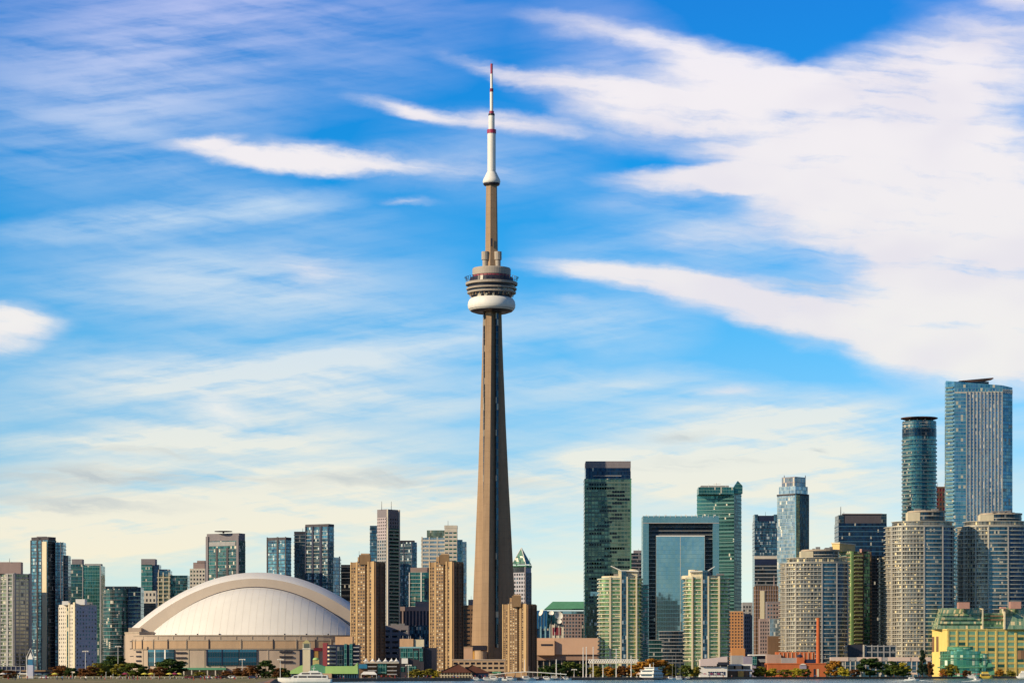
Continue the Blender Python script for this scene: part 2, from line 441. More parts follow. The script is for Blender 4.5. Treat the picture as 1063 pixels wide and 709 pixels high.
BEIGE = plain('beige_concrete', (.46, .37, .29), .85, .10)
NAVY = plain('navy_panel', (.02, .03, .07), .4, .3)
REDDK = plain('dark_red', (.22, .03, .05), .7, .2)
COPPER = plain('copper_green', (.10, .30, .18), .6, .15)
LIME = plain('pale_green_roof', (.36, .58, .20), .6, .10)
ROSE = plain('rose_brick', (.46, .26, .21), .8, .1)
WARMGL = plain('warm_pale_window', (.62, .56, .42), .25, .3, spec=.6)  # warm pale pane colour
DARKGL = plain('dark_window', (.03, .035, .05), .12, .4, spec=.8, metal=.2)
BLUEGL = plain('blue_window', (.08, .16, .22), .12, .4, spec=.8, metal=.5)
GRNGL = plain('green_window', (.30, .58, .36), .15, .35, spec=.8, metal=.3)
GRNGL2 = plain('dark_green_window', (.03, .14, .10), .15, .4, spec=.8, metal=.4)
RAIL = plain('glass_rail', (.20, .32, .26), .12, .2, spec=.8, metal=.6)
RAILW = plain('pale_rail', (.42, .39, .31), .32, .15, spec=.6, metal=.8)

g_teal = glass('teal_glass', (.006, .04, .05), (.06, .20, .21), 1.5, 3.2, blind=.07)
g_teal2 = glass('bright_teal_glass', (.01, .09, .09), (.05, .24, .22), 1.6, 3.4, seed=3, blind=.04, frame=(.25, .45, .40), fh=.06)
g_blue = glass('blue_glass', (.01, .05, .09), (.12, .29, .39), 1.5, 3.0, seed=5, blind=.10, blindc=(.45, .55, .58))
g_dark = glass('dark_glass', (.004, .010, .022), (.03, .07, .10), 1.6, 3.2, seed=7, blind=.05, blindc=(.2, .2, .19))
g_navy = glass('navy_glass', (.004, .014, .04), (.02, .07, .14), 1.5, 3.4, seed=8, blind=.03, frame=(.03, .05, .09))
g_green = glass('green_glass', (.03, .10, .05), (.34, .50, .22), 1.4, 3.0, seed=9, blind=.12, blindc=(.68, .68, .42), metal=.6)
g_olive = glass('olive_glass', (.05, .07, .05), (.32, .36, .25), 1.5, 3.0, seed=10, blind=.1)
g_sky = glass('sky_glass', (.22, .40, .48), (.36, .54, .60), 2.2, 3.9, seed=11, blind=0, tilt=.012, frame=(.10, .26, .33), fw=.04, fh=.07, broad=.85, rough=.05, metal=.85)
g_frame = glass('cyan_panel', (.16, .34, .38), (.24, .44, .48), 3.0, 3.9, seed=12, blind=0, tilt=.02, frame=(.12, .26, .32), broad=.6, metal=.6, rough=.2)
g_pale = glass('pale_blue_glass', (.10, .20, .27), (.50, .58, .62), 1.6, 3.6, seed=13, blind=.06, blindc=(.7, .7, .62), frame=(.35, .42, .45))
g_bronze = glass('bronze_glass', (.05, .05, .03), (.34, .30, .16), 1.6, 3.6, seed=14, blind=.03, broad=.7)
g_dgreen = glass('deep_green_glass', (.03, .07, .06), (.20, .29, .21), 3.1, 4.05, seed=15, blind=.0, frame=(.10, .15, .12), fw=.14, fh=.2, broad=.45, tilt=.03)
g_tower = glass('teal_office_glass', (.015, .08, .09), (.05, .19, .19), 1.5, 3.7, seed=16, blind=.02, frame=(.09, .22, .21), fh=.22, broad=.75, tilt=.02)
g_condo = glass('condo_glass', (.02, .028, .035), (.40, .38, .31), 1.5, 3.2, seed=17, blind=.14, blindc=(.78, .66, .38), metal=.75, rough=.27, tilt=.10, fw=.12, frame=(.30, .27, .22))
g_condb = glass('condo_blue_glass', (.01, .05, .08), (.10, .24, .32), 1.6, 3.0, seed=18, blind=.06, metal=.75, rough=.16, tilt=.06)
g_ldark = glass('lower_dark_glass', (.003, .006, .012), (.02, .035, .05), 1.6, 3.4, seed=19, blind=.01, frame=(.02, .02, .03))
AP = [DARKGL, DARKGL, DARKGL, BLUEGL]

# ================================================================ land and water
wm, q = new_mat('water')
co_ = q.n('ShaderNodeTexCoord').outputs['Object']
w1 = q.noise(q.vm('MULTIPLY', co_, (.10, .035, 1)), 1.0, 6, .62)
w2 = q.noise(q.vm('MULTIPLY', co_, (.9, .35, 1)), 1.0, 4, .6)
q.b.inputs['Roughness'].default_value = .16
q.l(q.ramp(w1, [(.35, (.012, .10, .13)), (.65, (.05, .24, .27))]), q.b.inputs['Base Color'])
bp = q.n('ShaderNodeBump'); bp.inputs['Strength'].default_value = .9; bp.inputs['Distance'].default_value = .8
q.l(q.m('ADD', w1, q.m('MULTIPLY', w2, .35)), bp.inputs['Height']); q.l(bp.outputs[0], q.b.inputs['Normal'])
m = MB(); m.face([(-60000, -60000, 0), (60000, -60000, 0), (60000, 3400, 0), (-60000, 3400, 0)]); struct('water', m, wm)

shore_px = [(285, 709.0), (345, 707.5), (400, 706.8), (540, 706.0), (675, 705.2), (800, 704.6), (930, 704.2), (1063, 703.8)]
shore = []
for x, y in shore_px:
    Y = EYE*F/(y-HY); shore.append((PX(x, Y), Y))
def shoreY(px):
    for (xa, ya), (xb, yb) in zip(shore_px, shore_px[1:]):
        if px <= xb or xb == 1063:
            t = (px-xa)/(xb-xa); return EYE*F/(ya+(yb-ya)*t-HY)
poly = [(-60000, 560), (-56.2, 600)]+shore+[(900, 2350), (1600, 2500), (60000, 2600)]
gm, q = new_mat('city_ground')
co_ = q.n('ShaderNodeTexCoord').outputs['Object']
q.l(q.ramp(q.noise(co_, .02, 6, .6), [(.35, (.10, .085, .07)), (.65, (.26, .20, .15))]), q.b.inputs['Base Color']); q.b.inputs['Roughness'].default_value = .9
m = MB(); m.face([(x, y, GZ) for x, y in poly]+[(60000, 60000, GZ), (-60000, 60000, GZ)]); struct('ground', m, gm)
qm = plain('quay_wall', (.36, .20, .13), .9, .4, scale=.2)
m = MB()
for (xa, ya), (xb, yb) in zip(poly, poly[1:]):
    m.face([(xa, ya, -1.5), (xb, yb, -1.5), (xb, yb, GZ), (xa, ya, GZ)])
    L = math.hypot(xb-xa, yb-ya); d = ((xb-xa)/L, (yb-ya)/L)
    if L < 3000: m.ebox((xa, ya), d, (d[1], -d[0]), 0, L, -1.2, .15, GZ+.01, GZ+.35)
struct('quay', m, qm)
# lawn of the western park
lm, q = new_mat('lawn'); co_ = q.n('ShaderNodeTexCoord').outputs['Object']
q.l(q.ramp(q.noise(q.vm('MULTIPLY', co_, (1, .12, 1)), .12, 6, .65), [(.3, (.06, .08, .02)), (.5, (.20, .17, .04)), (.62, (.34, .24, .12)), (.75, (.42, .27, .18))]), q.b.inputs['Base Color']); q.b.inputs['Roughness'].default_value = .9
m = MB(); m.face([(-430, 620, GZ+.004), (-62, 620, GZ+.004), (-94, 1010, GZ+.004), (-132, 1480, GZ+.004), (-430, 1480, GZ+.004)]); struct('lawn', m, lm)
pm = plain('promenade', (.42, .27, .18), .9, .2, scale=.1, streak=False)
m = MB(); b_ = [(x, y+1.3) for x, y in shore]; c_ = [(x*1.01, y+22) for x, y in shore]
for i in range(len(b_)-1): m.face([(*b_[i], GZ+.005), (*b_[i+1], GZ+.005), (*c_[i+1], GZ+.005), (*c_[i], GZ+.005)])
struct('promenade_pavement', m, pm)

# ================================================================ the great broadcasting tower
TY = 2400
T = Bld('communication_tower', 'very tall tapering concrete tower with ringed pod and white and red mast', 'tower', 510.3, TY)
s_ = T.s
tcm, q = new_mat('tower_concrete')
co_ = q.n('ShaderNodeTexCoord').outputs['Object']; ox, oy, oz = q.sep(co_)
nz = q.m('ADD', q.m('MULTIPLY', q.noise(q.vm('MULTIPLY', co_, (1, 1, .03)), .55, 6, .65), .65), q.m('MULTIPLY', q.noise(co_, .06, 5, .6), .35))
lift = q.m('LESS_THAN', q.m('FRACT', q.m('DIVIDE', oz, 6.1)), .07)
cc = q.ramp(nz, [(.3, (.27, .18, .105)), (.7, (.42, .285, .175))])
q.l(q.mix(q.m('MULTIPLY', lift, .30), cc, (.2, .13, .09)), q.b.inputs['Base Color']); q.b.inputs['Roughness'].default_value = .85
lifts = glass('lift_shaft_glass', (.01, .03, .05), (.04, .10, .15), 2, 6, blind=.1, seed=30)
prof = [(690, 27.5, 4.4), (669, 26.0, 4.3), (640, 24.7, 4.2), (609, 23.3, 4.0), (568, 21.0, 3.8), (530, 19.0, 3.6), (500, 17.3, 3.5), (470, 15.9, 3.4), (440, 14.4, 3.3), (410, 13.2, 3.2), (380, 11.8, 3.1), (350, 10.7, 3.0), (321, 9.9, 3.0)]
LEG = [254, 14, 134]
def shaft_ring(Lm, w, hexr):
    pts = []
    for a in LEG:
        d = (math.cos(R(a)), math.sin(R(a))); n = (-d[1], d[0])
        # leg sides, starting on the right-hand side (clockwise side) so the ring runs anticlockwise
        pts += [(d[0]*hexr-n[0]*w, d[1]*hexr-n[1]*w), (d[0]*Lm-n[0]*w, d[1]*Lm-n[1]*w), (d[0]*Lm+n[0]*w, d[1]*Lm+n[1]*w), (d[0]*hexr+n[0]*w, d[1]*hexr+n[1]*w)]
    return pts
m = MB()
for (ya, La, wa), (yb, Lb, wb) in zip(prof, prof[1:]):
    A = shaft_ring(La*s_, wa*s_*.93, max(wa*s_*1.55, 5.6)); B = shaft_ring(Lb*s_, wb*s_*.93, max(wb*s_*1.55, 5.6)); za, zb = T.z(ya), T.z(yb)
    if ya == 690: za = 0
    for i in range(12):
        j = (i+1) % 12; m.face([(*A[i], za), (*A[j], za), (*B[j], zb), (*B[i], zb)])
m.build('shaft', tcm, T.o)
# glazed lift tracks in the grooves between the legs
for a in (314, 194, 74):
    d = (math.cos(R(a)), math.sin(R(a))); n = (-d[1], d[0]); m = MB()
    r0, r1, w = 6.6, 7.6, 1.5
    m.prism([(d[0]*r0+n[0]*-w, d[1]*r0+n[1]*-w), (d[0]*r1-n[0]*w, d[1]*r1-n[1]*w), (d[0]*r1+n[0]*w, d[1]*r1+n[1]*w), (d[0]*r0+n[0]*w, d[1]*r0+n[1]*w)], T.z(672), T.z(323)); m.build('lift_track', lifts, T.o)
PODW = plain('pod_white', (.38, .335, .28), .6, .08); PODD = plain('pod_dark', (.03, .03, .045), .3, .3); PODR = plain('pod_red', (.25, .05, .07), .5, .2)
podgl = glass('pod_window', (.01, .02, .04), (.10, .12, .16), 2.2, 2.5, blind=.1, seed=31)
def ring(name, mat, prof_, smooth=False, n=48):
    m = MB(); m.lathe([(r*s_, T.z(y+r*.08)) for r, y in prof_], n); return m.build(name, mat, T.o, smooth=smooth)
ring('radome', WHITE, [(8, 322.6), (19, 322.4), (22.5, 320.8), (24.4, 318), (24.8, 315), (24.2, 311.5), (22.6, 309), (20.5, 308)], True)
ring('under_deck', PODD, [(8, 324), (17, 323.6), (21.4, 321.8), (22.8, 320.0), (23.6, 319.4)])
ring('lower_glazing', podgl, [(20.5, 308.3), (22.3, 304.0), (22.3, 303.4)])
ring('deck_ring', PODW, [(22.3, 303.4), (25.2, 303.0), (25.4, 301.4), (23.5, 301.2)])
ring('middle_glazing', podgl, [(23.0, 301.4), (23.2, 299.3), (25.0, 299.2)])
ring('deck_ring', PODW, [(23.6, 299.4), (26.0, 299.1), (26.2, 297.6), (24.0, 297.4)])
ring('upper_glazing', PODD, [(23.6, 297.6), (23.9, 294.3), (26.0, 294.1)])
ring('deck_ring', PODW, [(25.0, 294.5), (26.9, 294.2), (27.1, 291.8), (24.5, 291.5), (20, 291.4)])
ring('upper_storey', PODD, [(23.2, 291.5), (22.6, 287.0), (19.8, 286.6)])
ring('red_band', PODR, [(19.6, 287.0), (19.4, 284.6), (19.9, 284.4)])
ring('pod_roof', PODW, [(19.8, 284.8), (20.0, 278.6), (19.4, 277.4), (6, 277.0)])
for k in range(40):
    if k == 0:
        m = MB(); m.box(-.18, .18, -.18, .18, 0, 3.2); m.box(-.12, 1.6, -.12, .12, 2.7, 3.0); p0 = m.build('rail_post', DKMET, T.o); o = p0
    else: o = link_copy(p0, T.o)
    a = 2*math.pi*k/40; o.location = (26.6*s_*math.cos(a), 26.6*s_*math.sin(a), T.z(291.6)); o.rotation_euler.z = a
for k in range(28):
    a = 2*math.pi*(k+.5)/28
    if k == 0:
        m = MB(); m.box(-.35, .35, -.2, .2, 0, (308-303.5)*s_); p1 = m.build('pod_strut', TAN, T.o); o = p1
    else: o = link_copy(p1, T.o)
    o.location = (22.5*s_*math.cos(a), 22.5*s_*math.sin(a), T.z(308)); o.rotation_euler.z = a
hexp = lambda r, off=20: [(r*math.cos(R(off+60*k)), r*math.sin(R(off+60*k))) for k in range(6)]
m = MB(); m.prism(hexp(8.6*s_), T.z(278), T.z(262), taper=hexp(7.0*s_)); m.prism(hexp(6.9*s_), T.z(262), T.z(191), taper=hexp(6.0*s_)); m.build('upper_shaft', tcm, T.o)
for a in (215, 325, 90):
    m = MB(); cx, cy = 8.0*s_*math.cos(R(a)), 8.0*s_*math.sin(R(a)); m.lathe([(0.1, T.z(271)), (3.9*s_, T.z(270.6)), (3.9*s_, T.z(262.2)), (0.1, T.z(261.8))], 12, cx, cy); m.lathe([(2.9*s_, T.z(277.5)), (2.9*s_, T.z(270.8))], 12, cx, cy); m.build('microwave_box', PODW, T.o)
m = MB(); m.box(-.9, .9, -7.6, -6.6, T.z(257), T.z(249)); m.build('shaft_opening', PODD, T.o)
ring('sky_pod', WHITE, [(6, 191), (8.6, 190.2), (9.2, 188), (8.6, 185.6), (6.6, 182), (4.9, 178.5)], True, 24)
ring('sky_pod_rim', PODD, [(5.5, 192.6), (8.0, 192), (8.8, 190.6), (8.7, 190)], False, 24)
MRED = plain('mast_red', (.34, .04, .10), .5, .1)
for nm, mat, a, b, r in [('mast_section', WHITE, 180, 138.6, 4.3), ('mast_collar', MRED, 138.6, 134.6, 4.7), ('mast_section', WHITE, 134.6, 120.2, 3.15), ('mast_collar', PODD, 120.2, 118.2, 3.3), ('mast_collar', MRED, 118.2, 115.6, 2.5), ('mast_section', WHITE, 115.6, 95.6, 1.7), ('mast_collar', REDDK, 95.6, 92.2, 1.85), ('mast_section', WHITE, 92.2, 77, 1.35), ('mast_tip', MRED, 77, 66.5, 1.25)]:
    ring(nm, mat, [(0.01, a), (r, a), (r, b), (0.01, b)], False, 14)
# low service building in front of the tower's foot
m = MB(); m.lathe([(6.2*s_, T.z(690)), (6.2*s_, T.z(676)), (.01, T.z(676))], 20, T.x(499.5), -26); m.build('base_drum', TAN, T.o)
m = MB(); m.box(T.x(488.5), T.x(505), -24, -14, T.z(675), T.z(670)); m.build('base_canopy', PODD, T.o)
m = MB(); m.box(T.x(489), T.x(493), -23, -14, 0, T.z(675)); m.build('base_block', OCHRE, T.o)
T.done()

# ================================================================ the domed stadium
DY = 2200
D = Bld('domed_stadium', 'huge white domed stadium roof above beige concrete drum walls', 'stadium', 262, DY)
DW = plain('dome_membrane', (.84, .81, .74), .42, .07, scale=.06, spec=.5)
DB = plain('dome_fascia', (.46, .39, .32), .7, .08, scale=.08)
px = D.s
def arc(yt, k, xc, xs): return [(D.x(x), D.z(yt+k*(x-xc)**2)) for x in xs]
xsL = [134+(366-134)*i/56 for i in range(57)]
outer = arc(593.2, .00335, 265, [132+(398-132)*i/56 for i in range(57)])
mid = arc(600.2, .00347, 265, [141+(391-141)*i/56 for i in range(57)])
inn = arc(608.8, .00415, 265, [156.5+(373.5-156.5)*i/56 for i in range(57)])
def loft(name, mat, loops, smooth=True):
    m = MB()
    for (A, ya), (B, yb) in zip(loops, loops[1:]):
        for i in range(len(A)-1): m.face([(A[i][0], ya, A[i][1]), (A[i+1][0], ya, A[i+1][1]), (B[i+1][0], yb, B[i+1][1]), (B[i][0], yb, B[i][1])])
    return m.build(name, mat, D.o, smooth=smooth)
backd = [(x*.98, z-2.5) for x, z in outer]; back2 = [(x*.80, z*.80) for x, z in outer]
loft('roof_arch', DW, [(mid, 4), (outer, 17), (backd, 60), (back2, 120)])
loft('arch_fascia', DB, [(inn, 1.0), (mid, 3.9)])
groove = [(x, z-.9) for x, z in inn]
loft('arch_gap', PODD, [(groove, .2), (inn, .9)])
# front quarter dome in longitudinal panels
h = D.z(609.6)-D.z(660.5); a_ = 111*px; bdep = 62; zb = D.z(660.5); cx = D.x(265)
NP = 30; NT = 12
m = MB(); ribs = MB()
def dp(sx_, t):
    # sx_ in [-1, 1] along the crest, t from crest (0) to foot (1); strips splay slightly towards the foot
    x = a_*sx_*(1-.10*(1-t)*(1-abs(sx_)))
    y = -bdep*math.sqrt(max(0, 1-(x/a_)**2))*math.sin(t*math.pi/2)
    zz = h*max(0, 1-(x/a_)**2-(y/bdep)**2)
    return (cx+x, y, zb+zz)
for i in range(NP):
    s0, s1 = -1+2*i/NP, -1+2*(i+1)/NP
    for j in range(NT): m.face([dp(s0, (j+1)/NT), dp(s1, (j+1)/NT), dp(s1, j/NT), dp(s0, j/NT)])
    if i:
        rb = MB()
        for j in range(NT):
            p, q_ = dp(s0, j/NT), dp(s0, (j+1)/NT); rb.face([(q_[0]-.05, q_[1]-.1, q_[2]+.06), (q_[0]+.05, q_[1]-.1, q_[2]+.06), (p[0]+.05, p[1]-.1, p[2]+.07), (p[0]-.05, p[1]-.1, p[2]+.07)])
        rb.build('dome_rib', CONL, D.o)
m.build('quarter_dome', DW, D.o, smooth=True)
# drum: curved concrete wall
def wallc(xa, xb, bul, n=30, dy=0): return D.round(xa, xb, bul, 60, n, dy, .8)
wp = wallc(146, 372, 34, dy=-72)
D.mass(wp, 660.2, None, BEIGE)
D.one(offset(wp, .5), 660.0, 661.2, CON, 'parapet'); D.one(offset(wp, 1.2), 665.0, 666.0, CON, 'ledge')
D.one(offset(wp, .9), 666.0, 673.6, TAN, 'panel_band'); D.one(offset(wp, 1.1), 673.8, 674.6, CON, 'ledge')
n_ = len(wp)
for k in range(1, 30, 2):
    a = wp[k]; b = wp[k+1]; L = math.hypot(b[0]-a[0], b[1]-a[1]); d = ((b[0]-a[0])/L, (b[1]-a[1])/L)
    mm = MB(); mm.ebox(a, d, (d[1], -d[0]), 0, .7, 0, 1.5, D.z(674), D.z(664.5)); mm.build('panel_joint', PODD if k % 4 == 1 else CON, D.o)
dgl = glass('stadium_glass', (.02, .10, .16), (.10, .30, .40), 3, 4, blind=0, seed=40, frame=(.04, .06, .08))
def on_drum(xa, xb, yt, yb, mat, name, out=1.0, steps=6):
    """a strip that follows the drum wall between two columns of the photograph"""
    def yy(X):
        for i in range(30):
            if wp[i][0] <= X <= wp[i+1][0]:
                t = (X-wp[i][0])/((wp[i+1][0]-wp[i][0]) or 1); return wp[i][1]+(wp[i+1][1]-wp[i][1])*t
        return wp[15][1]
    m = MB()
    for k in range(steps):
        x0, x1 = D.x(xa+(xb-xa)*k/steps), D.x(xa+(xb-xa)*(k+1)/steps)
        m.prism([(x0, yy(x0)-out), (x1, yy(x1)-out), (x1, yy(x1)+1), (x0, yy(x0)+1)], D.z(yb), D.z(yt), True, True)
    return m.build(name, mat, D.o)
for xa, xb in ((164, 171), (172, 181.5), (183, 191.5)): on_drum(xa, xb, 675, 691, dgl, 'window', 1.2)
for xa, xb in ((226, 240), (241, 257), (258, 275)): on_drum(xa, xb, 674.8, 690.5, dgl, 'window', 1.2)
on_drum(171, 172, 675, 691, WHITE, 'window_frame', 1.6); on_drum(181.5, 183, 675, 691, WHITE, 'window_frame', 1.6)
on_drum(224.5, 226, 674.8, 691, NAVY, 'window_frame', 1.6); on_drum(240, 241, 674.8, 691, NAVY, 'window_frame', 1.6)
for y in (677.2, 682.2, 687.2): on_drum(193, 204, y, y+1.5, PODD, 'louvre', 1.3); on_drum(298, 311, y-1, y+.6, PODD, 'louvre', 1.3)
for y in (676, 680.6, 685.2, 689.8): on_drum(150.5, 156, y, y+1.6, PODD, 'louvre', 1.3)
on_drum(318, 332, 675, 694, NAVY, 'window', 1.3); on_drum(333, 336.5, 676, 693, OCHRE, 'yellow_pillar', 2.0); on_drum(332, 340, 673, 676, REDDK, 'red_beam', 2.2)
on_drum(192, 245, 693.0, 695.2, COPPER, 'canopy', 7)
for x in range(194, 246, 8): on_drum(x, x+1, 695, 701, CONL, 'canopy_column', 6.5, 1)
for x in range(142, 372, 16): on_drum(x, x+.9, 661, 700, CON, 'pilaster', .35, 1)
# taller corner block on the west
cp = D.two(130, 150, 164, 60, dy=-30); D.mass(cp, 656.5, None, BEIGE)
D.one(offset(cp, .3), 656.0, 657.6, CON, 'parapet')
bb = D.box(134, 147, 14, dy=-4); D.mass(bb, 651.5, 657, BEIGE)
D.facade(cp, 0, 1, 662, 700, 5, .30, .10, BEIGE, [PODD], lat=False, part='louvre')
m = MB(); m.lathe([(.05, 0), (2.2, .9), (3.3, 2.2)], 14); dsh = m.build('satellite_dish', WHITE, D.o, loc=(D.x(152), -48, D.z(674))); dsh.rotation_euler = (R(50), R(-30), 0)
for k in range(9):
    m = MB(); x = D.x(170+k*22); m.box(x-.6, x+.6, -60, -59, D.z(660), D.z(658.6)); m.build('roof_light', PODD, D.o)
D.done()

# ================================================================ western towers
def roofbox(b, xa, xb, yt, yb, mat, part='penthouse', depth=10, dy=5):
    b.one(b.box(xa, xb, depth, dy), yt, yb, mat, part)

b = Bld('apartment_tower', 'grey green banded tower with beige roof box, at the far left edge', 'apartment tower', 8, 2250)
p = b.two(-22, 14, 28.5, 35); b.mass(p, 595, None, g_olive, 'glazing'); b.slabs(p, 595, 698, 3.9, SLABG, .5, .8)
b.fins(p, [1], 3, 1.0, .6, 600, 698, CREAM, 'pier'); b.cols(p, 1, [(0, .1), (.86, 1)], .9, 594.5, 698, SLABG)
b.cols(p, 0, [(.78, .84), (.55, .58), (.97, 1)], .8, 595, 698, SLABG)
a_, d_, nr_, L_ = b.edge(p, 1); mmm = MB(); mmm.ebox(a_, d_, nr_, L_*.12, L_*.84, 0, .35, b.z(678), b.z(601)); mmm.build('cream_lit_glazing', glass('cream_lit_glass', (.55, .50, .32), (.80, .74, .50), 3, 3.3, metal=.25, rough=.25, blind=.06, blindc=(.2, .2, .16), seed=41, frame=(.30, .27, .18), fh=.2), b.o)  # cream light on this side is put into the glass colour
roofbox(b, -5, 20.5, 583, 595, PINK); b.mast(9, 579, 583, .25, DKMET); b.done()

b = Bld('glass_tower', 'tall dark glass tower with one cream stripe and stepped eastern shoulders', 'apartment tower', 44, 2300)
p = b.two(29.5, 49.5, 56.5, 32); b.mass(p, 560.5, None, g_blue, 'glazing'); b.slabs(p, 564, 698, 3.6, NAVY, .2, .5)
b.cols(p, 0, [(.70, .96)], .7, 562, 698, CREAM); b.cols(p, 0, [(0, .03), (.36, .44), (.64, .70)], .5, 560, 698, DKMET)
a_, d_, nr_, L_ = b.edge(p, 1); mm = MB(); mm.ebox(a_, d_, nr_, .3, L_-.2, 0, .3, 0, b.z(562)); mm.build('grey_glazing', g_dark, b.o)
b.one(b.two(30, 50, 56, 32, 1), 557, 562, DKMET, 'crown'); roofbox(b, 37, 47, 556.4, 558, MAUVE)
p2 = b.box(56, 64.5, 14, 6); b.mass(p2, 562.5, None, g_blue, 'glazing'); b.slabs(p2, 566, 698, 3.6, NAVY, .3, .5); b.fins(p2, [0], 3, .5, .4, 562, 698, MAUVE)
p3 = b.box(64, 69, 14, 9); b.mass(p3, 576, None, g_dark, 'glazing'); b.slabs(p3, 580, 698, 3.6, SLABG, .3, .4); b.done()

b = Bld('glass_tower', 'teal green glass tower in two blocks with a grey roof house between them', 'office tower', 87, 2500)
p = b.box(69, 86, 22, 2); b.mass(p, 585.5, None, g_teal, 'glazing'); b.slabs(p, 590, 698, 7.4, RAIL, .2, .5); roofbox(b, 73.5, 84.5, 580, 586, MAUVE)
p = b.box(85.5, 105, 24, 0); b.mass(p, 587, None, g_teal2, 'glazing'); b.slabs(p, 593, 698, 8, RAIL, .2, .5); b.cols(p, 0, [(0, .04), (.93, 1)], .6, 587, 698, SLABG)
roofbox(b, 87, 104, 584.8, 587, SLABG); b.plant(p, 587, 3); b.done()

b = Bld('apartment_block', 'white panelled apartment block with punched windows and a bluish shaded side', 'apartment block', 77, 2000)
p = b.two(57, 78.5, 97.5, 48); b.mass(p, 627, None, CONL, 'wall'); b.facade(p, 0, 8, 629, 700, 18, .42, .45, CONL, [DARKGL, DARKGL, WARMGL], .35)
b.facade(p, 1, 7, 629, 700, 18, .5, .5, plain('shaded_white_panel', (.46, .46, .52), .7, .08), [BLUEGL, DARKGL, plain('pale_blind', (.6, .62, .64), .5)], .35)  # bluish shade of this side is put into the panel colour
b.cols(p, 0, [(.47, .53), (.62, .68), (.90, 1.0)], .8, 625, 700, CREAM); mm = MB(); a_, d_, nr_, L_ = b.edge(p, 0); mm.ebox(a_, d_, nr_, L_*.53, L_*.62, 0, .7, b.z(700), b.z(631)); mm.build('stair_glazing', g_teal, b.o)
roofbox(b, 78, 87.5, 621.6, 627.5, WHITE, dy=2); roofbox(b, 63, 69.5, 623.5, 627.5, WHITE, dy=6); b.plant(p, 627, 5); b.done()

b = Bld('apartment_tower', 'teal tower with rounded front and white balcony lines left of the stadium', 'apartment tower', 122, 2400)
p = b.round(106, 132, 9, 12, 16); b.mass(p, 611, None, g_teal, 'glazing'); b.slabs(p, 614, 698, 4.1, SLABG, .9, .3, 'balcony')
p = b.box(129, 145, 20, 7); b.mass(p, 609, None, g_navy, 'glazing'); b.slabs(p, 614, 698, 4.1, RAIL, .2, .3); roofbox(b, 107, 141, 608.2, 611, g_dark, depth=8); b.done()

b = Bld('apartment_tower', 'slim grey topped tower with teal glass, just left of the dome', 'apartment tower', 156, 2900)
p = b.box(146.5, 158, 18); b.mass(p, 586, None, g_teal2, 'glazing'); b.slabs(p, 588, 662, 5, SLABG, .2, .4); roofbox(b, 146.5, 161, 580, 586.5, MAUVE, dy=0, depth=16)
p = b.box(157, 165, 18, 1); b.mass(p, 586, None, g_navy, 'glazing'); roofbox(b, 158, 175, 590.5, 592, SLABG, dy=6)
p = b.box(163, 176, 18, 5); b.mass(p, 592, None, g_blue, 'glazing'); b.slabs(p, 596, 662, 4, SLABG, .3, .3); b.done()
b = Bld('apartment_block', 'small pale block with dark openings low between two towers left of the dome', 'apartment block', 150, 2850)
p = b.box(143, 162, 16); b.mass(p, 613, None, CONL); b.facade(p, 0, 5, 614, 626, 2, .5, .5, CONL, [DARKGL], .4); mm = MB(); mm.box(b.x(143), b.x(162), -2, -.5, 0, b.z(626)); mm.build('lower_glazing', g_ldark, b.o); b.done()
b = Bld('apartment_tower', 'cream balconied tower with dark teal side just above the dome edge', 'apartment tower', 178, 2700)
p = b.box(164, 176, 18); b.mass(p, 597, None, g_olive, 'glazing'); b.slabs(p, 599, 662, 4.2, CREAM, .9, .7, 'balcony'); b.cols(p, 0, [(0, .07), (.42, .5), (.93, 1)], 1.0, 594, 662, CREAM)
p = b.box(176, 194.5, 18, 2); b.mass(p, 597, None, g_teal, 'glazing'); b.slabs(p, 600, 662, 4.2, RAIL, .2, .3); b.cols(p, 0, [(0, .05)], 1.0, 596, 662, CREAM); b.done()
b = Bld('apartment_block', 'small beige block beside the dark framed tower above the dome', 'apartment block', 204, 2900)
p = b.box(197, 213, 18); b.mass(p, 590, None, CONL); b.facade(p, 0, 5, 591, 640, 12, .55, .5, CONL, [DARKGL, g_olive], .4); roofbox(b, 200, 212, 583.5, 590, PINK); roofbox(b, 204, 212, 581.5, 584, PINK); b.done()

b = Bld('apartment_tower', 'dark framed teal tower with flat disc on its roof behind the dome', 'apartment tower', 232, 2600)
p = b.two(212, 248, 253.5, 25); b.mass(p, 561, None, g_teal, 'glazing'); b.slabs(p, 566, 660, 4.0, SLABG, .25, .3)
b.cols(p, 0, [(0, .075), (.93, 1.0)], .9, 556, 660, MAUVE); b.cols(p, 0, [(.30, .36), (.62, .68)], .5, 568, 660, DKMET)
b.one(offset(b.two(213, 248, 253, 25, .5), .2), 553.2, 561.5, MAUVE, 'crown'); a_, d_, nr_, L_ = b.edge(p, 0); mm = MB(); mm.ebox(a_, d_, nr_, L_*.1, L_*.9, 0, .5, b.z(566), b.z(561.8)); mm.build('crown_louvre', SLABG, b.o)
mm = MB(); mm.lathe([(.1, b.z(553)), (1.0, b.z(552.8)), (1.0, b.z(551.6)), (9, b.z(551.4)), (9, b.z(550.8)), (.1, b.z(550.6))], 16, b.x(231), 8); mm.build('roof_disc', DKMET, b.o); b.done()

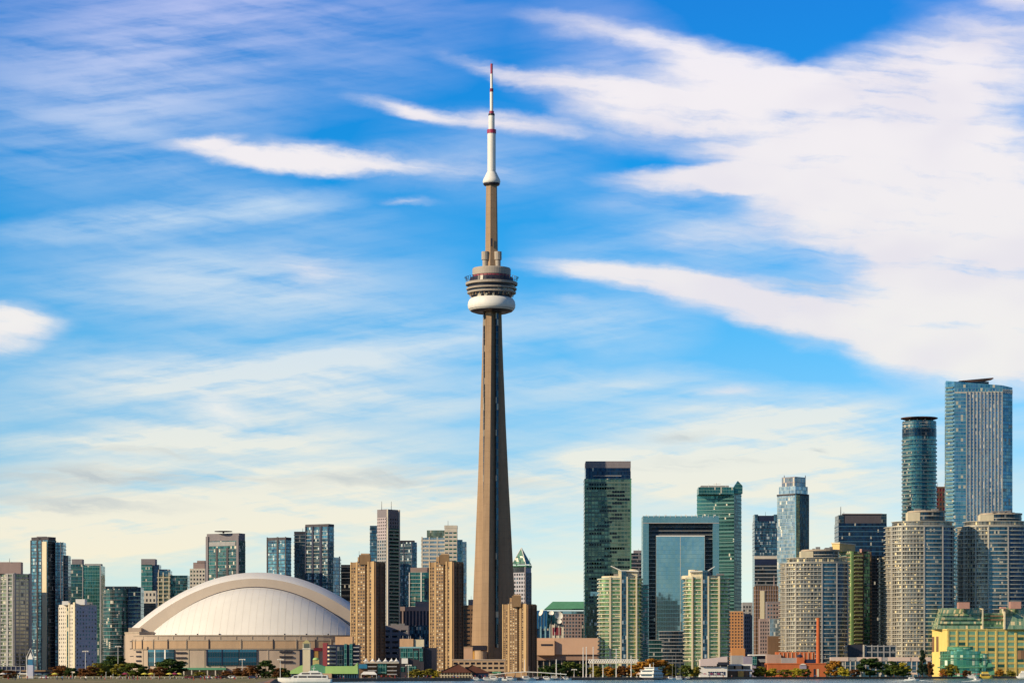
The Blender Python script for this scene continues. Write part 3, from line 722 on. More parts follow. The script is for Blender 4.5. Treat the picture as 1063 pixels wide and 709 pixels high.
b = Bld('apartment_tower', 'plain blue glass slab tower standing alone above the dome crown', 'apartment tower', 289, 2700)
p = b.two(276, 297, 301.5, 28); b.mass(p, 558.5, None, g_blue, 'glazing'); b.slabs(p, 562, 640, 3.8, NAVY, .3, .6); b.cols(p, 0, [(0, .05), (.52, .60), (.96, 1)], .6, 557, 640, DKMET); b.one(offset(p, .2), 557.5, 560.5, DKMET, 'crown'); b.done()
b = Bld('apartment_tower', 'narrow dark balconied tower left of the tall blue one', 'apartment tower', 311, 2720)
p = b.box(305.5, 317.5, 16); b.mass(p, 553, None, g_dark, 'glazing'); b.slabs(p, 555, 640, 3.7, SLABG, .8, .3, 'balcony'); b.one(offset(p, .2), 551.6, 554, DKMET, 'crown'); b.mast(314, 548, 552, .3, DKMET); b.done()
b = Bld('apartment_tower', 'tall blue and white striped glass tower right behind the dome', 'apartment tower', 331, 2650)
p = b.two(316, 341, 346, 28); b.mass(p, 545.5, None, g_blue, 'glazing'); b.slabs(p, 551, 660, 3.8, SLABW, .35, .35); b.cols(p, 0, [(0, .04), (.28, .36), (.62, .72), (.97, 1)], .8, 545.5, 660, NAVY)
b.one(offset(p, .15), 543.6, 546.5, DKMET, 'crown'); p = b.box(345, 352.5, 14, 8); b.mass(p, 578, None, g_pale, 'glazing'); b.slabs(p, 580, 660, 3.8, SLABG, .4, .3); b.cols(p, 0, [(.85, 1)], .6, 577, 660, SLABG); b.done()
b = Bld('office_block', 'black glass office block peeping between blue tower and brown brick tower', 'office block', 358, 2800)
p = b.box(351, 366, 20); b.mass(p, 586, None, g_ldark, 'glazing'); b.slabs(p, 588, 660, 6, SLABG, .2, .25); b.done()
b = Bld('glass_tower', 'slender blue tower tucked behind the tallest grey apartment tower', 'apartment tower', 387, 2500)
p = b.box(384, 392, 20); b.mass(p, 545.5, None, g_blue, 'glazing'); b.slabs(p, 549, 640, 3.8, NAVY, .3, .4); b.done()

b = Bld('apartment_tower', 'tall pale grey tower with balconies and two roof aerials left of the tower', 'apartment tower', 402, 2450)
p = b.two(391.3, 401.3, 413.5, 42); b.mass(p, 537, None, MAUVE); b.facade(p, 0, 5, 537, 560, 7, .5, .45, plain('mauve_pale', (.44, .38, .39), .8, .1), [DARKGL], .4)
b.facade(p, 0, 4, 560, 660, 28, .6, .55, SLABG, [DARKGL, BLUEGL], .4)
a_, d_, nr_, L_ = b.edge(p, 1); mm = MB(); mm.ebox(a_, d_, nr_, .5, L_-.3, 0, .5, b.z(660), b.z(545)); mm.build('glazing', g_dark, b.o); b.facade(p, 1, 5, 537, 548, 3, .5, .5, MAUVE, [DARKGL], .6)
b.cols(p, 1, [(0, .10), (.93, 1)], 1.6, 528.5, 660, CONL); b.balc(p, 1, .12, .92, 550, 660, 3.75, 1.9, SLABW, RAIL, 1.0, .5)
b.one(offset(p, .15), 528.4, 537.2, MAUVE, 'crown'); b.mast(396, 520, 529, .28, DKMET); b.mast(406, 520, 529, .28, DKMET); b.done()
b = Bld('glass_tower', 'mid height blue glass tower right of the tall grey tower', 'apartment tower', 423, 2700)
p = b.two(411, 428, 432.5, 30); b.mass(p, 562.5, None, g_blue, 'glazing'); b.slabs(p, 566, 650, 3.8, SLABG, .25, .3); b.cols(p, 0, [(.45, .5), (.96, 1)], .5, 562, 650, NAVY); b.one(b.box(415, 430, 12, 6), 560.5, 563, DKMET, 'crown'); b.done()
b = Bld('office_block', 'squat teal glass block with pinkish roof storey beside the brown tower', 'office block', 436, 2550)
p = b.box(424.5, 446, 20); b.mass(p, 594, None, g_teal2, 'glazing'); b.slabs(p, 597, 640, 4, SLABW, .3, .4); b.cols(p, 0, [(.0, .04), (.56, .62)], .7, 594, 640, WHITE); b.one(b.box(426, 447, 20, 1), 589, 594.5, PINK, 'roof_storey'); b.one(b.box(440.5, 447, 3, -2), 600, 622, g_dark, 'glazed_bay'); b.done()
b = Bld('office_tower', 'silver green office tower with a taller cream end and blue glass flank', 'office tower', 458, 2600)
p = b.box(437.5, 463, 24); b.mass(p, 558, None, g_pale, 'glazing'); b.slabs(p, 560, 660, 4.1, CONL, .4, 1.7); b.cols(p, 0, [(0, .05), (.30, .34), (.62, .66)], .5, 557, 660, CONL)
b.one(b.box(443, 462, 14, 4), 550, 558, COPPER if False else g_olive, 'penthouse'); p = b.box(461.5, 474.5, 20, -1); b.mass(p, 548, None, CONL); b.facade(p, 0, 3, 551, 660, 26, .8, .4, CONL, [GRNGL2, BLUEGL], .4); b.one(offset(p, .2), 545.2, 548, CONL, 'parapet')
p = b.box(474, 480, 20, 1); b.mass(p, 560, None, g_blue, 'glazing'); p = b.box(479, 484.3, 20, 3); b.mass(p, 562, None, g_pale, 'glazing'); b.mast(465, 540, 546, .25, DKMET); b.done()

def brown_tower(label, xa, xb, xc, yp, yt, Y, pxa, pxb, gold):
    b = Bld('brick_apartment_tower', label, 'apartment tower', xb, Y, 'brown brick apartment towers by the harbour')
    p = b.two(xa, xb, xc, 40); b.mass(p, yt, None, BROWNB); w = xb-xa
    b.facade(p, 0, 9, yt+4, 697, 32, .60, .50, BROWNB, [DARKGL, DARKGL, DARKGL, plain('amber_window', (.50, .40, .24), .25, .3, spec=.6)], .5, cap=85)
    b.cols(p, 0, [(0, .04), (.24, .29), (.72, .77), (.88, 1.0)], .8, yt-1, 697, plain('sunlit_brick', (.48, .33, .17), .85, .12))  # gold sunlight put into the pier colour
    b.facade(p, 1, 6, yt+4, 697, 32, .5, .5, BROWND, [DARKGL, DARKGL, BLUEGL], .4, cap=100)  # darker brick: this side carries its shade in the colour
    b.cols(p, 1, [(0, .06), (.47, .53), (.95, 1)], 1.2, yt, 697, BROWND)
    b.one(offset(p, .1), yt-.8, yt+3.8, BROWNB, 'parapet'); bx = b.box(pxa, pxb, 12, 4 if not gold else 2); b.one(bx, yp, yt+2, BROWNB, 'penthouse'); b.one(offset(b.box(pxa+2, pxb-1, 9, 4), .2), yp-1.5, yp+.1, TAN, 'lift_house')
    a_, d_, nr_, L_ = b.edge(p, 0); mm = MB(); mm.ebox(a_, d_, nr_, L_*.34, L_*.66, -.2, 1.6, b.z(697), b.z(yp+2)); mm.build('central_bay', BROWNB, b.o)
    mm2 = [((a_[0]+nr_[0]*1.6), (a_[1]+nr_[1]*1.6))]; A = mm2[0]
    pl = [(A[0]+d_[0]*L_*.34, A[1]+d_[1]*L_*.34), (A[0]+d_[0]*L_*.66, A[1]+d_[1]*L_*.66)]
    b.facade(pl, 0, 3, yp+6, 697, 34, .6, .45, BROWNB, [DARKGL, DARKGL, WARMGL], .3, cap=100)
    b.mast(pxa, yp-4, yt, .2, DKMET); b.plant(p, yt, 3); return b.done()
brown_tower('golden brown brick apartment tower overlapping the right end of the dome', 363, 389, 398.5, 575.5, 583.5, 2120, 372.5, 384, 0)
brown_tower('brown brick apartment tower midway between the dome and the concrete tower', 445.5, 470, 480, 575.5, 583.5, 2080, 456, 466, 0)
brown_tower('shortest brown brick apartment tower, overlapping the foot of the concrete tower', 522, 547, 556.3, 618, 627.5, 2040, 531.5, 541, 1)

b = Bld('office_block', 'pink office block with upright ribs above a navy glass base', 'office block', 430, 2480)
p = b.box(414.5, 446, 24); b.mass(p, 634, None, NAVY); b.fins(p, [0], 9, 1.3, 1.2, 633, 649, PINK, 'rib'); b.one(b.box(414, 446, 5, -1.3), 629.5, 634, PINK, 'attic'); b.one(b.box(431, 446, 12, 3), 624, 630, PINK, 'roof_house'); b.one(b.box(424, 446, 6, -1.5), 649, 671, g_navy, 'lower_glazing'); b.done()
b = Bld('office_block', 'low grey mauve concrete block behind the terraces and brown tower', 'office block', 411, 2300)
p = b.box(397, 424, 24); b.mass(p, 649, None, MAUVE); b.facade(p, 0, 3, 652, 692, 7, .72, .42, MAUVE, [g_navy, DARKGL], .8); b.mast(414, 640, 649, .15, DKMET); b.plant(p, 649, 6); b.done()
b = Bld('office_block', 'dark brown block with banded windows immediately left of the concrete tower', 'office block', 486, 2550)
p = b.box(479, 493.5, 20); b.mass(p, 628, None, BROWND); b.facade(p, 0, 3, 631, 680, 11, .75, .42, BROWND, [DARKGL, g_ldark], .5); b.one(b.box(486, 493, 8, 4), 622, 628, PINK, 'penthouse'); b.mast(489, 618, 622, .2, DKMET); b.done()

# pointed glass-roofed office tower
b = Bld('office_tower', 'white gridded tower with pointed green glass pyramid roof right of the concrete tower', 'office tower', 543, 2800)
p = b.two(531, 546, 551.5, 30); b.mass(p, 587, None, plain('white_granite', (.46, .45, .50), .6, .08)); b.facade(p, 0, 6, 594, 640, 11, .62, .55, plain('white_granite', (.6, .6, .6)), [DARKGL, BLUEGL], .5)
b.facade(p, 1, 3, 594, 640, 11, .5, .7, SLABG, [DARKGL], .5); b.cols(p, 0, [(.92, 1)], .9, 588, 640, MAUVE)
a_, d_, nr_, L_ = b.edge(p, 0); mm = MB(); mm.ebox(a_, d_, nr_, 0, L_, 0, .5, b.z(594), b.z(587.4)); mm.build('dark_storey', DARKGL, b.o)
cx_ = sum(q_[0] for q_ in p)/4; cy_ = sum(q_[1] for q_ in p)/4; z0, z1 = b.z(587), b.z(568)
mm = MB(); ed = MB()
for i in range(4):
    a, c = p[i], p[(i+1) % 4]; mm.face([(*a, z0+2), (*c, z0+2), (cx_, cy_, z1-1.0)]); ed.tube((*a, z0+1), (cx_, cy_, z1), .45, n=5)
mm.build('pyramid_roof', glass('pyramid_glass', (.05, .22, .12), (.30, .50, .30), 2, 2, seed=50), b.o); ed.build('pyramid_frame', WHITE, b.o); b.one(offset(p, .5), 586.5, 589, COPPER, 'cornice')
for x, h_ in ((536, 4), (550, 3)):
    b.mast(x, 582-h_, 588, .4, COPPER, part='finial', dy=2)
b.done()

# convention and broadcasting blocks
b = Bld('convention_centre', 'dark green hipped roof block with cyan glass front beyond the long beige wall', 'convention centre', 590, 2700)
p = b.box(566, 640, 40, 4); b.mass(p, 634, None, g_teal, 'glazing'); q1 = b.box(566, 640, 40, 4); q0 = b.box(574, 632, 18, 14)
mm = MB(); mm.prism(offset(q1, .8), b.z(632), b.z(623.8), True, True, taper=q0); mm.build('hipped_roof', COPPER, b.o)
b.one(b.box(556, 568, 20, 0), 633.5, None, plain('strong_blue_panel', (.02, .12, .30), .4, .2), 'blue_wing'); b.fins(b.box(556, 568, 20, 0), [0], 4, .4, .5, 636, 668, g_sky, 'glazing_fin'); b.done()
b = Bld('broadcast_block', 'pink gridded block with small square windows behind the satellite dishes', 'office block', 598, 2600)
p = b.box(584, 622, 30); b.mass(p, 636, None, PINK); b.facade(p, 0, 12, 637, 662, 7, .6, .58, PINK, [DARKGL, BLUEGL], .5); b.one(b.box(604, 613, 2, -1), 647, 662, g_teal, 'glazed_bay'); b.one(b.box(584, 622, 1, -.6), 634.5, 637, g_sky, 'clerestory'); b.done()
b = Bld('studio_block', 'white framed low block with a dark red square window', 'studio', 578, 2500)
p = b.box(571, 585, 16); b.mass(p, 648, None, CONL); mm = MB(); mm.box(b.x(573.5), b.x(582), -.5, 0, b.z(659), b.z(651)); mm.build('red_window', REDDK, b.o); b.fins(p, [0], 3, .5, .7, 647, 670, WHITE, 'post'); b.one(b.box(556.5, 571, 10, 4), 652, None, g_navy, 'navy_wing'); b.fins(b.box(556.5, 571, 10, 4), [0], 3, 1.5, .6, 650, 668, g_sky, 'glazing_fin'); b.done()
def dish(label, x, y, r, Y, tilt, sup):
    o = empty('satellite_dish', (PX(x, Y), Y, PZ(y, Y)), label, 'satellite dish', 'satellite dishes on the broadcasting block')
    mm = MB(); prof_ = [(r*k/5, r*.32*(k/5)**2) for k in range(6)]; mm.lathe(prof_, 18); mm.lathe([(a, b_-.12) for a, b_ in prof_][::-1], 18)
    d = mm.build('reflector', WHITE, o); d.rotation_euler = (R(68), 0, R(tilt))
    mm = MB(); mm.tube((0, 1, 0), (0, 2, -sup), .35, .5); mm.tube((0, .5, 0), (0, 2.0, -r*.6), .3); mm.build('mount', DKMET, o)
dish('white dish leftmost of three beside the blue wing, seen nearly edge on', 562.5, 636, 3.4, 2490, -60, 11.4)
dish('middle white dish, facing the water above the white framed studio', 572.5, 636.5, 2.5, 2497, -18, 10)
dish('large white dish, highest of the three beside the pink block', 579.5, 639, 4.3, 2492, 22, 8)
dish('small white dish low on the studio roof', 580.5, 645, 2.4, 2488, 0, 2.4)

# long beige warehouse wall
b = Bld('exhibition_hall', 'long blank salmon coloured hall with a shaded lower band', 'hall', 590, 2330)
p = b.box(556.5, 628, 30); b.mass(p, 662, 679, SALMON); b.one(b.box(556.8, 575.5, 10, -4), 664.5, 679.8, plain('salmon_warm', (.66, .42, .26), .8, .05), 'projecting_wall')
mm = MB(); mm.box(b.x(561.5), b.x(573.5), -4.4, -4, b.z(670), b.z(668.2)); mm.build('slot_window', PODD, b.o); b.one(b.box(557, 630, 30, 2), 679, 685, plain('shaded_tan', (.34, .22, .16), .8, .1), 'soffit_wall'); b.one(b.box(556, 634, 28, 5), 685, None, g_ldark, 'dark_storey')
for k in range(12): mm = MB(); x = b.x(558+k*6.3); mm.box(x-.4, x+.4, 3.5, 4.3, 0, b.z(685)); mm.build('column', CON, b.o)
b.done()
b = Bld('annexe', 'low salmon box between the brown tower and the concrete tower foot', 'hall', 487, 2300)
p = b.box(480.5, 490.5, 12); b.mass(p, 671.5, None, SALMON); b.one(offset(p, .3), 671, 672, TAN, 'parapet'); b.done()

# ================================================================ financial and eastern towers
b = Bld('office_tower', 'large dark green office slab tower with pinkish roof band and scattered dark windows', 'office tower', 630, 2450)
p = b.box(607, 655.3, 36); b.mass(p, 497, None, g_dgreen, 'glazing'); b.slabs(p, 500, 690, 3.9, plain('green_grey_spandrel', (.13, .19, .16), .4, .2), .12, .8)
p2 = b.box(608, 654.8, 34, .5); b.mass(p2, 485.5, 497, g_navy, 'upper_glazing'); b.one(b.box(608, 654.8, 34, .4), 478.6, 485.6, MAUVE, 'crown'); b.one(b.box(616, 645, 3, -.5), 493.5, 494.2, SLABG, 'ledge'); b.one(offset(p, .3), 496.8, 497.6, g_teal, 'ledge')
a_, d_, nr_, L_ = b.edge(p, 0); k = 0; proto = None
for r_ in range(38):
    y = 501+r_*3.9
    runs = [(random.randint(0, 12), random.randint(2, 7)) for _ in range(random.choice([1, 1, 2, 3]))]
    for s0_, n0 in runs:
        if k < 90:
            u0 = L_*(.04+.055*s0_); u1 = min(L_*.97, u0+L_*.05*n0)
            mm = MB()
            for j in range(n0):
                ua = L_*(.04+.055*(s0_+j)); ub = ua+L_*.042
                if ub < L_*.985: mm.ebox(a_, d_, nr_, ua, ub, .1, .34, b.z(y+2.9), b.z(y+.7))
            if mm.v: mm.build('window', g_ldark, b.o); k += 1
b.cols(p, 0, [(0, .02), (.98, 1)], .5, 497, 690, COPPER); mm = MB(); mm.ebox(a_, d_, nr_, L_*.12, L_*.45, 0, .5, b.z(618.5), b.z(614)); mm.build('bright_band', g_sky, b.o)
mm = MB(); mm.ebox(a_, d_, nr_, 0, L_, 0, .4, 2, b.z(628)); mm.build('lower_glazing', g_olive, b.o); b.done()
b = Bld('office_tower', 'thin slice of grey banded tower between the dark green slab and framed block', 'office tower', 661, 2900)
p = b.box(655, 668, 20); b.mass(p, 574, None, g_dark, 'glazing'); b.slabs(p, 576, 660, 4, MAUVE, .3, 1.2); b.one(b.box(658, 666, 10, 3), 571, 574.5, MAUVE, 'penthouse'); b.mast(663, 569, 572, .2, DKMET); b.done()

b = Bld('framed_office_block', 'giant cyan portal frame office block around a mirrored sky blue centre', 'office block', 707, 2400)
b.mass(b.box(667.5, 673.5, 30), 535.5, None, g_frame, 'frame_leg'); b.mass(b.box(740, 746.5, 30), 535.5, None, g_frame, 'frame_leg'); b.mass(b.box(673.5, 740, 30), 535.5, 542.8, g_frame, 'frame_head')
p = b.box(673.5, 740, 20, 6); b.mass(p, 542.6, None, g_ldark, 'recessed_wall'); b.slabs(b.box(673.6, 739.9, 18, 6), 546, 690, 4.2, SLABG, .5, .5)
p = b.box(681, 731.5, 20, -.6); b.mass(p, 556.5, None, g_sky, 'mirror_wall'); b.one(b.box(681, 731.5, 1, -.9), 555.8, 556.8, WHITE, 'coping'); b.fins(p, [0], 2, .35, .25, 557, 690, SLABW)
b.fins(b.box(667.5, 746.5, 5, 0), [0], 14, .3, .4, 534, 537, WHITE, 'rail'); b.one(b.box(667.3, 746.7, 1, -.3), 542.4, 543.2, SLABG, 'soffit')
for k in range(8): mm = MB(); x = b.x(671+k*10.2); mm.box(x-.5, x+.5, 1, 2, b.z(535.5), b.z(534)); mm.build('roof_post', WHITE, b.o)
# added dark blocks imitating the towers reflected in the glass foot
q_ = b.box(674, 741, 10, -8); b.mass(q_, 664, None, g_tower, 'podium'); b.slabs(q_, 664, 690, 4.2, SLABG, .4, .5); q_ = b.round(684, 716, 5, 6, 10, -10); b.mass(q_, 655, None, g_dark, 'podium'); b.slabs(q_, 655, 690, 3.6, SLABG, .4, .5)
b.done()
b = Bld('office_tower', 'teal green office tower with a pointed sail fin rising at its right', 'office tower', 748, 2650)
p = b.two(724.7, 762, 771.5, 24); b.mass(p, 507, None, g_tower, 'glazing'); b.slabs(p, 513, 690, 4.3, plain('teal_spandrel', (.05, .17, .16), .35, .2, metal=.3), .2, .9); b.one(b.box(725, 762, 20, -.5), 505.6, 513, g_teal2, 'crown'); b.one(b.box(728, 757, 14, 4), 503.6, 506, SLABG, 'roof_house')
z0 = b.z(512); mm = MB(); xs0, xs1, xs2 = b.x(762), b.x(764.5), b.x(771)
for ya, yb in ((2, 14),):
    A = [(xs0, ya, z0), (xs2, ya, z0), (xs2, ya, b.z(504)), (xs1+1.6, ya, b.z(498.8)), (xs0, ya, b.z(505))]
    B_ = [(x, yb, z) for x, _, z in A]; mm.face(A); mm.face(B_[::-1])
    for i in range(5): j = (i+1) % 5; mm.face([A[j], A[i], B_[i], B_[j]])
mm.build('sail_fin', g_tower, b.o)
mm = MB(); mm.tube((b.x(744), 8, b.z(505)), (b.x(744), 8, b.z(500.5)), .3); mm.tube((b.x(741), 8, b.z(502)), (b.x(749), 8, b.z(501.6)), .2); mm.build('crane', WHITE, b.o)
b.mast(736, 502, 506, .3, WHITE); b.mast(754, 502.5, 506, .3, WHITE)
b.done()

def tub(b, xa, xb, bul, dep, yt, yb, mat, pitch, slab, out=1.1, th=.5, rail=None, n=22, p=.8, part='glazing', dy=0, railh=1.0):
    q_ = b.round(xa, xb, bul, dep, n, dy, p); b.mass(q_, yt, yb, mat, part); b.slabs(q_, yt, yb or 690, pitch, slab, out, th, 'balcony', rail, railh); return q_

def harbour_condo(label, xa, xb, yt, ytop, mirror, Y):
    b = Bld('condominium_tower', label, 'apartment tower', (xa+xb)/2, Y, 'pair of white and green round cornered condominiums')
    w = xb-xa; f = (lambda t: xa+w*t) if not mirror else (lambda t: xb-w*t)
    q_ = b.round(min(f(0), f(.88)), max(f(0), f(.88)), 10, 14, 18, 0, .7); b.mass(q_, yt, None, g_green, 'glazing'); b.slabs(q_, yt, 688, 4.05, CREAM, 1.1, .55, 'balcony', RAIL, .6)
    q2 = b.box(xb-w*.30, xb, 18, 6); b.mass(q2, yt+6, None, g_teal, 'glazing'); b.slabs(q2, yt+6, 688, 4.05, SLABG, 1.0, .4, 'balcony')
    for t0, t1, o_ in ((.20, .235, 1.6), (.42, .45, 1.9), (.55, .58, 1.9), (.74, .77, 1.6)):
        x0, x1 = sorted((f(t0), f(t1))); mm = MB(); mm.box(b.x(x0), b.x(x1), -o_, 3, 0, b.z(yt-2)); mm.build('pier', CREAM, b.o)
    x0, x1 = sorted((f(.45), f(.55))); mm = MB(); mm.box(b.x(x0), b.x(x1), -1.5, 3, 0, b.z(yt-8)); mm.build('central_bay', g_blue, b.o)
    b.one(b.round(xa+w*.06, xa+w*.80, 8, 12, 12, 1), yt-3, yt+.2, CREAM, 'attic')
    x0, x1 = sorted((f(.40), f(.78))); b.one(b.box(x0, x1, 10, 3), ytop+4, yt-2, CREAM, 'penthouse'); mm = MB(); mm.lathe([(.1, b.z(yt-2)), (4.0, b.z(yt-2)), (4.0, b.z(ytop+3)), (.1, b.z(ytop+3))], 14, b.x(f(.72)), 8); mm.build('roof_drum', CREAM, b.o)
    # swooping roof blade
    mm = MB(); pts = [(f(.24 if not mirror else .30), ytop-.6), (f(.46), ytop+4.4), (f(.80), ytop+4.6)]
    for (u0, v0), (u1, v1) in zip(pts, pts[1:]):
        A = [(b.x(u0), 1, b.z(v0)), (b.x(u1), 1, b.z(v1)), (b.x(u1), 1, b.z(v1+1.1)), (b.x(u0), 1, b.z(v0+.7))]; B_ = [(x, 9, z) for x, _, z in A]
        if mirror: A, B_ = B_, A
        mm.face(A[::-1]); mm.face(B_)
        for i in range(4): j = (i+1) % 4; mm.face([A[i], A[j], B_[j], B_[i]])
    mm.build('roof_blade', WHITE, b.o)
    b.plant(q_, yt-3, 4); return b.done()
harbour_condo('white and lime green condominium with roof blade sweeping up to the left', 622.3, 673, 600.5, 587.5, False, 2080)
harbour_condo('white and lime green condominium with roof blade sweeping up to the right', 706, 757.5, 600, 588, True, 2080)
b = Bld('office_block', 'orange brown gridded block at the right shoulder of the white condominium', 'office block', 765, 2350)
p = b.box(756, 771.5, 18); b.mass(p, 634, None, TAN); b.facade(p, 0, 5, 635, 676, 13, .55, .5, plain('orange_stone', (.55, .27, .11), .8, .1), [DARKGL], .5); b.one(b.box(759, 773, 8, -4), 673, None, plain('orange_stone', (.5, .3, .1)), 'base_block'); b.done()
b = Bld('office_block', 'small distant grey block in the gap right of the orange block', 'office block', 777, 3000)
p = b.box(771, 783, 20); b.mass(p, 625, None, SLABG); b.facade(p, 0, 4, 628, 680, 14, .6, .6, SLABG, [DARKGL, WARMGL], .4); p = b.box(772, 778, 14, -8); b.mass(p, 637, None, MAUVE); b.facade(p, 0, 3, 639, 690, 12, .5, .6, MAUVE, [DARKGL], .4); b.done()

b = Bld('office_tower', 'blue glass tower with dark notch at its top and white belt lower down', 'office tower', 796, 2900)
p = b.box(783.3, 808, 26); b.mass(p, 541, None, g_blue, 'glazing'); b.slabs(p, 544, 577, 3.9, NAVY, .2, .5); b.one(b.box(787, 803.5, 20, 1), 535, 541.5, NAVY, 'crown_recess'); b.one(b.box(783.3, 787, 20, .3), 533.8, 541.4, g_blue, 'corner_fin'); b.one(b.box(803.5, 808, 20, .3), 533.8, 541.4, g_blue, 'corner_fin')
b.one(b.box(783, 809, 4, -1), 577, 580, CONL, 'belt'); b.one(b.box(783.5, 809, 3, -.6), 580, 586, NAVY, 'dark_storey'); p = b.box(783.5, 809, 3, -1); b.mass(p, 586, None, g_dark, 'lower_glazing'); b.slabs(p, 587, 690, 3.9, SLABG, .3, .8); b.mast(795, 531, 536, .25, DKMET); b.done()
b = Bld('office_tower', 'tall stepped tower with pale mirrored left face and dark right face', 'office tower', 826, 2600)
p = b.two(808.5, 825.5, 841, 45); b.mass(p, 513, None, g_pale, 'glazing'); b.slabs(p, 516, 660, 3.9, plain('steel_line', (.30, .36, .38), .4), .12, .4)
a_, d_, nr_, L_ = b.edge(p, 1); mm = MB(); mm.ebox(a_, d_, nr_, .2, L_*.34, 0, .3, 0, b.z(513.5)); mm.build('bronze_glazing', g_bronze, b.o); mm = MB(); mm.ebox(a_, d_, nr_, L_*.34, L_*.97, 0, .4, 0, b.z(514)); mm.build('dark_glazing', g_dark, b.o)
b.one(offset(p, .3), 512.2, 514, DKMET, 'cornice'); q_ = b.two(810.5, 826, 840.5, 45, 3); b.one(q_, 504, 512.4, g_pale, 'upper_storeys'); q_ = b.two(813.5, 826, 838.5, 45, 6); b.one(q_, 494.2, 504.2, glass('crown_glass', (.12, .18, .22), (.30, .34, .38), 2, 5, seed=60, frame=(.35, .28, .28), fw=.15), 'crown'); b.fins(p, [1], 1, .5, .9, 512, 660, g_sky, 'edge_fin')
for x in (815, 837): b.mast(x, 492.6, 495, .5, MAUVE, dy=8, part='roof_post')
b.done()
b = Bld('hotel_tower', 'dark red brown tower with one cream lit column of bands', 'hotel', 792, 2400)
p = b.box(784.5, 808, 22); b.mass(p, 608, None, BROWND); b.one(b.box(789, 793.5, 2, -1), 613, 668, CREAM, 'lit_column'); b.fins(b.box(784.5, 808, 22), [0], 9, .4, .5, 608, 690, MAUVE, 'rib'); b.slabs(b.box(784.6, 807.9, 20, .1), 612, 690, 4, PINK, .35, .7)  # cream colour stands for the light on this column
b.mast(804, 597, 608, .6, PINK, part='finial'); b.done()
b = Bld('hotel_tower', 'pinkish stepped stone block crowded left of the big round condominium', 'hotel', 800, 2300)
p = b.box(789, 799, 12, 2); b.mass(p, 642, None, PINK); b.facade(p, 0, 4, 644, 690, 12, .55, .55, PINK, [DARKGL], .5); p = b.box(797, 812, 16, 6); b.mass(p, 624, None, MAUVE); b.facade(p, 0, 5, 626, 690, 16, .6, .5, PINK, [DARKGL, BLUEGL], .4)
b.one(b.box(799, 811, 4, -2), 642, 660, g_pale, 'mirrored_bay'); b.one(b.box(797, 813, 5, -3), 660, None, BROWND, 'lower_block'); b.done()

g_cond_shaded = glass('condo_shaded_glass', (.008, .02, .045), (.06, .10, .17), 1.5, 3.2, seed=77, blind=.08, blindc=(.42, .38, .32), metal=.75, rough=.2, tilt=.08)  # glass darkened for the shaded side of the round condominiums
CSLAB = plain('warm_cream_slab', (.56, .53, .46), .7, .1)
def round_condo(label, xa, xb, yt, pxa, pxb, yp, Y, sh, lowx, split=.54):
    b = Bld('round_condominium', label, 'apartment tower', (xa+xb)/2, Y, 'big curved balconied condominiums'); w = xb-xa
    q_ = b.round(xa+2.5, xb+2.5, 24, 5, 34, 0, .9); b.mass(q_, yt, None, g_condo, 'glazing'); b.slabs(q_, yt, 688, 4.3, CSLAB, 1.3, .42, 'balcony', RAILW, .45)
    b.fins(q_, list(range(1, int(34*split))), 1, .28, .55, yt, 688, CSLAB, 'frame_fin')
    # glass tinted blue, then dark: sky reflection and shade put into colour
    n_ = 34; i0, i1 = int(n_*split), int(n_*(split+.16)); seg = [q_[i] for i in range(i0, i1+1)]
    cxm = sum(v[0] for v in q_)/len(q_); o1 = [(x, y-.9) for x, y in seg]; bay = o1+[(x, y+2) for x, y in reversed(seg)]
    b.one(bay, yt+1, None, g_condb, 'blue_reflection_bay'); seg = [q_[i] for i in range(i1, n_+1)]; o1 = [(x, y-.35) for x, y in seg]; b.one(o1+[(x, y+2) for x, y in reversed(seg)], yt+1, None, g_cond_shaded, 'dark_bay')
    for i in (i0, i1, int(n_*.16), int(n_*.30), int(n_*.86)):
        x, y = q_[i]; mm = MB(); mm.box(x-.5, x+.5, y-1.9, y+1, 0, b.z(yt)); mm.build('pier', SLABW if i < n_*.5 else SLABG, b.o)
    m2 = b.round(xa+w*sh+2.5, xb-w*.01+2, 20, 4, 28, 5, .9); b.mass(m2, yt-6, yt+.1, g_condo, 'upper_glazing'); b.slabs(m2, yt-6, yt-1, 4.4, SLABW, 1.0, .4, 'balcony')
    m3 = b.round(pxa+2, pxb+2, 12, 8, 16, 8); b.mass(m3, yp+1.5, yt-5.9, g_dark, 'penthouse'); b.one(offset(m3, .6), yp, yp+1.6, CON, 'roof_cap'); b.one(b.box(pxa-1.5, pxa+(pxb-pxa)*.30, 12, 9), yp+2, yt-5.9, CREAM, 'lift_house')
    b.slabs(m3, yp+5.2, yp+6, 4, SLABW, .4, .5)
    b.plant(m3, yp, 5); return b
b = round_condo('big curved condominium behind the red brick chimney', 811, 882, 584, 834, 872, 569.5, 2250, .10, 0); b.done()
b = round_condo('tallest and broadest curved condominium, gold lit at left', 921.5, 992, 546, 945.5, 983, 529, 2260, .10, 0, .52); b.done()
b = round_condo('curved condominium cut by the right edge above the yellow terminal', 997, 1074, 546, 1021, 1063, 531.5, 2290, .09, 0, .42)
b.done()

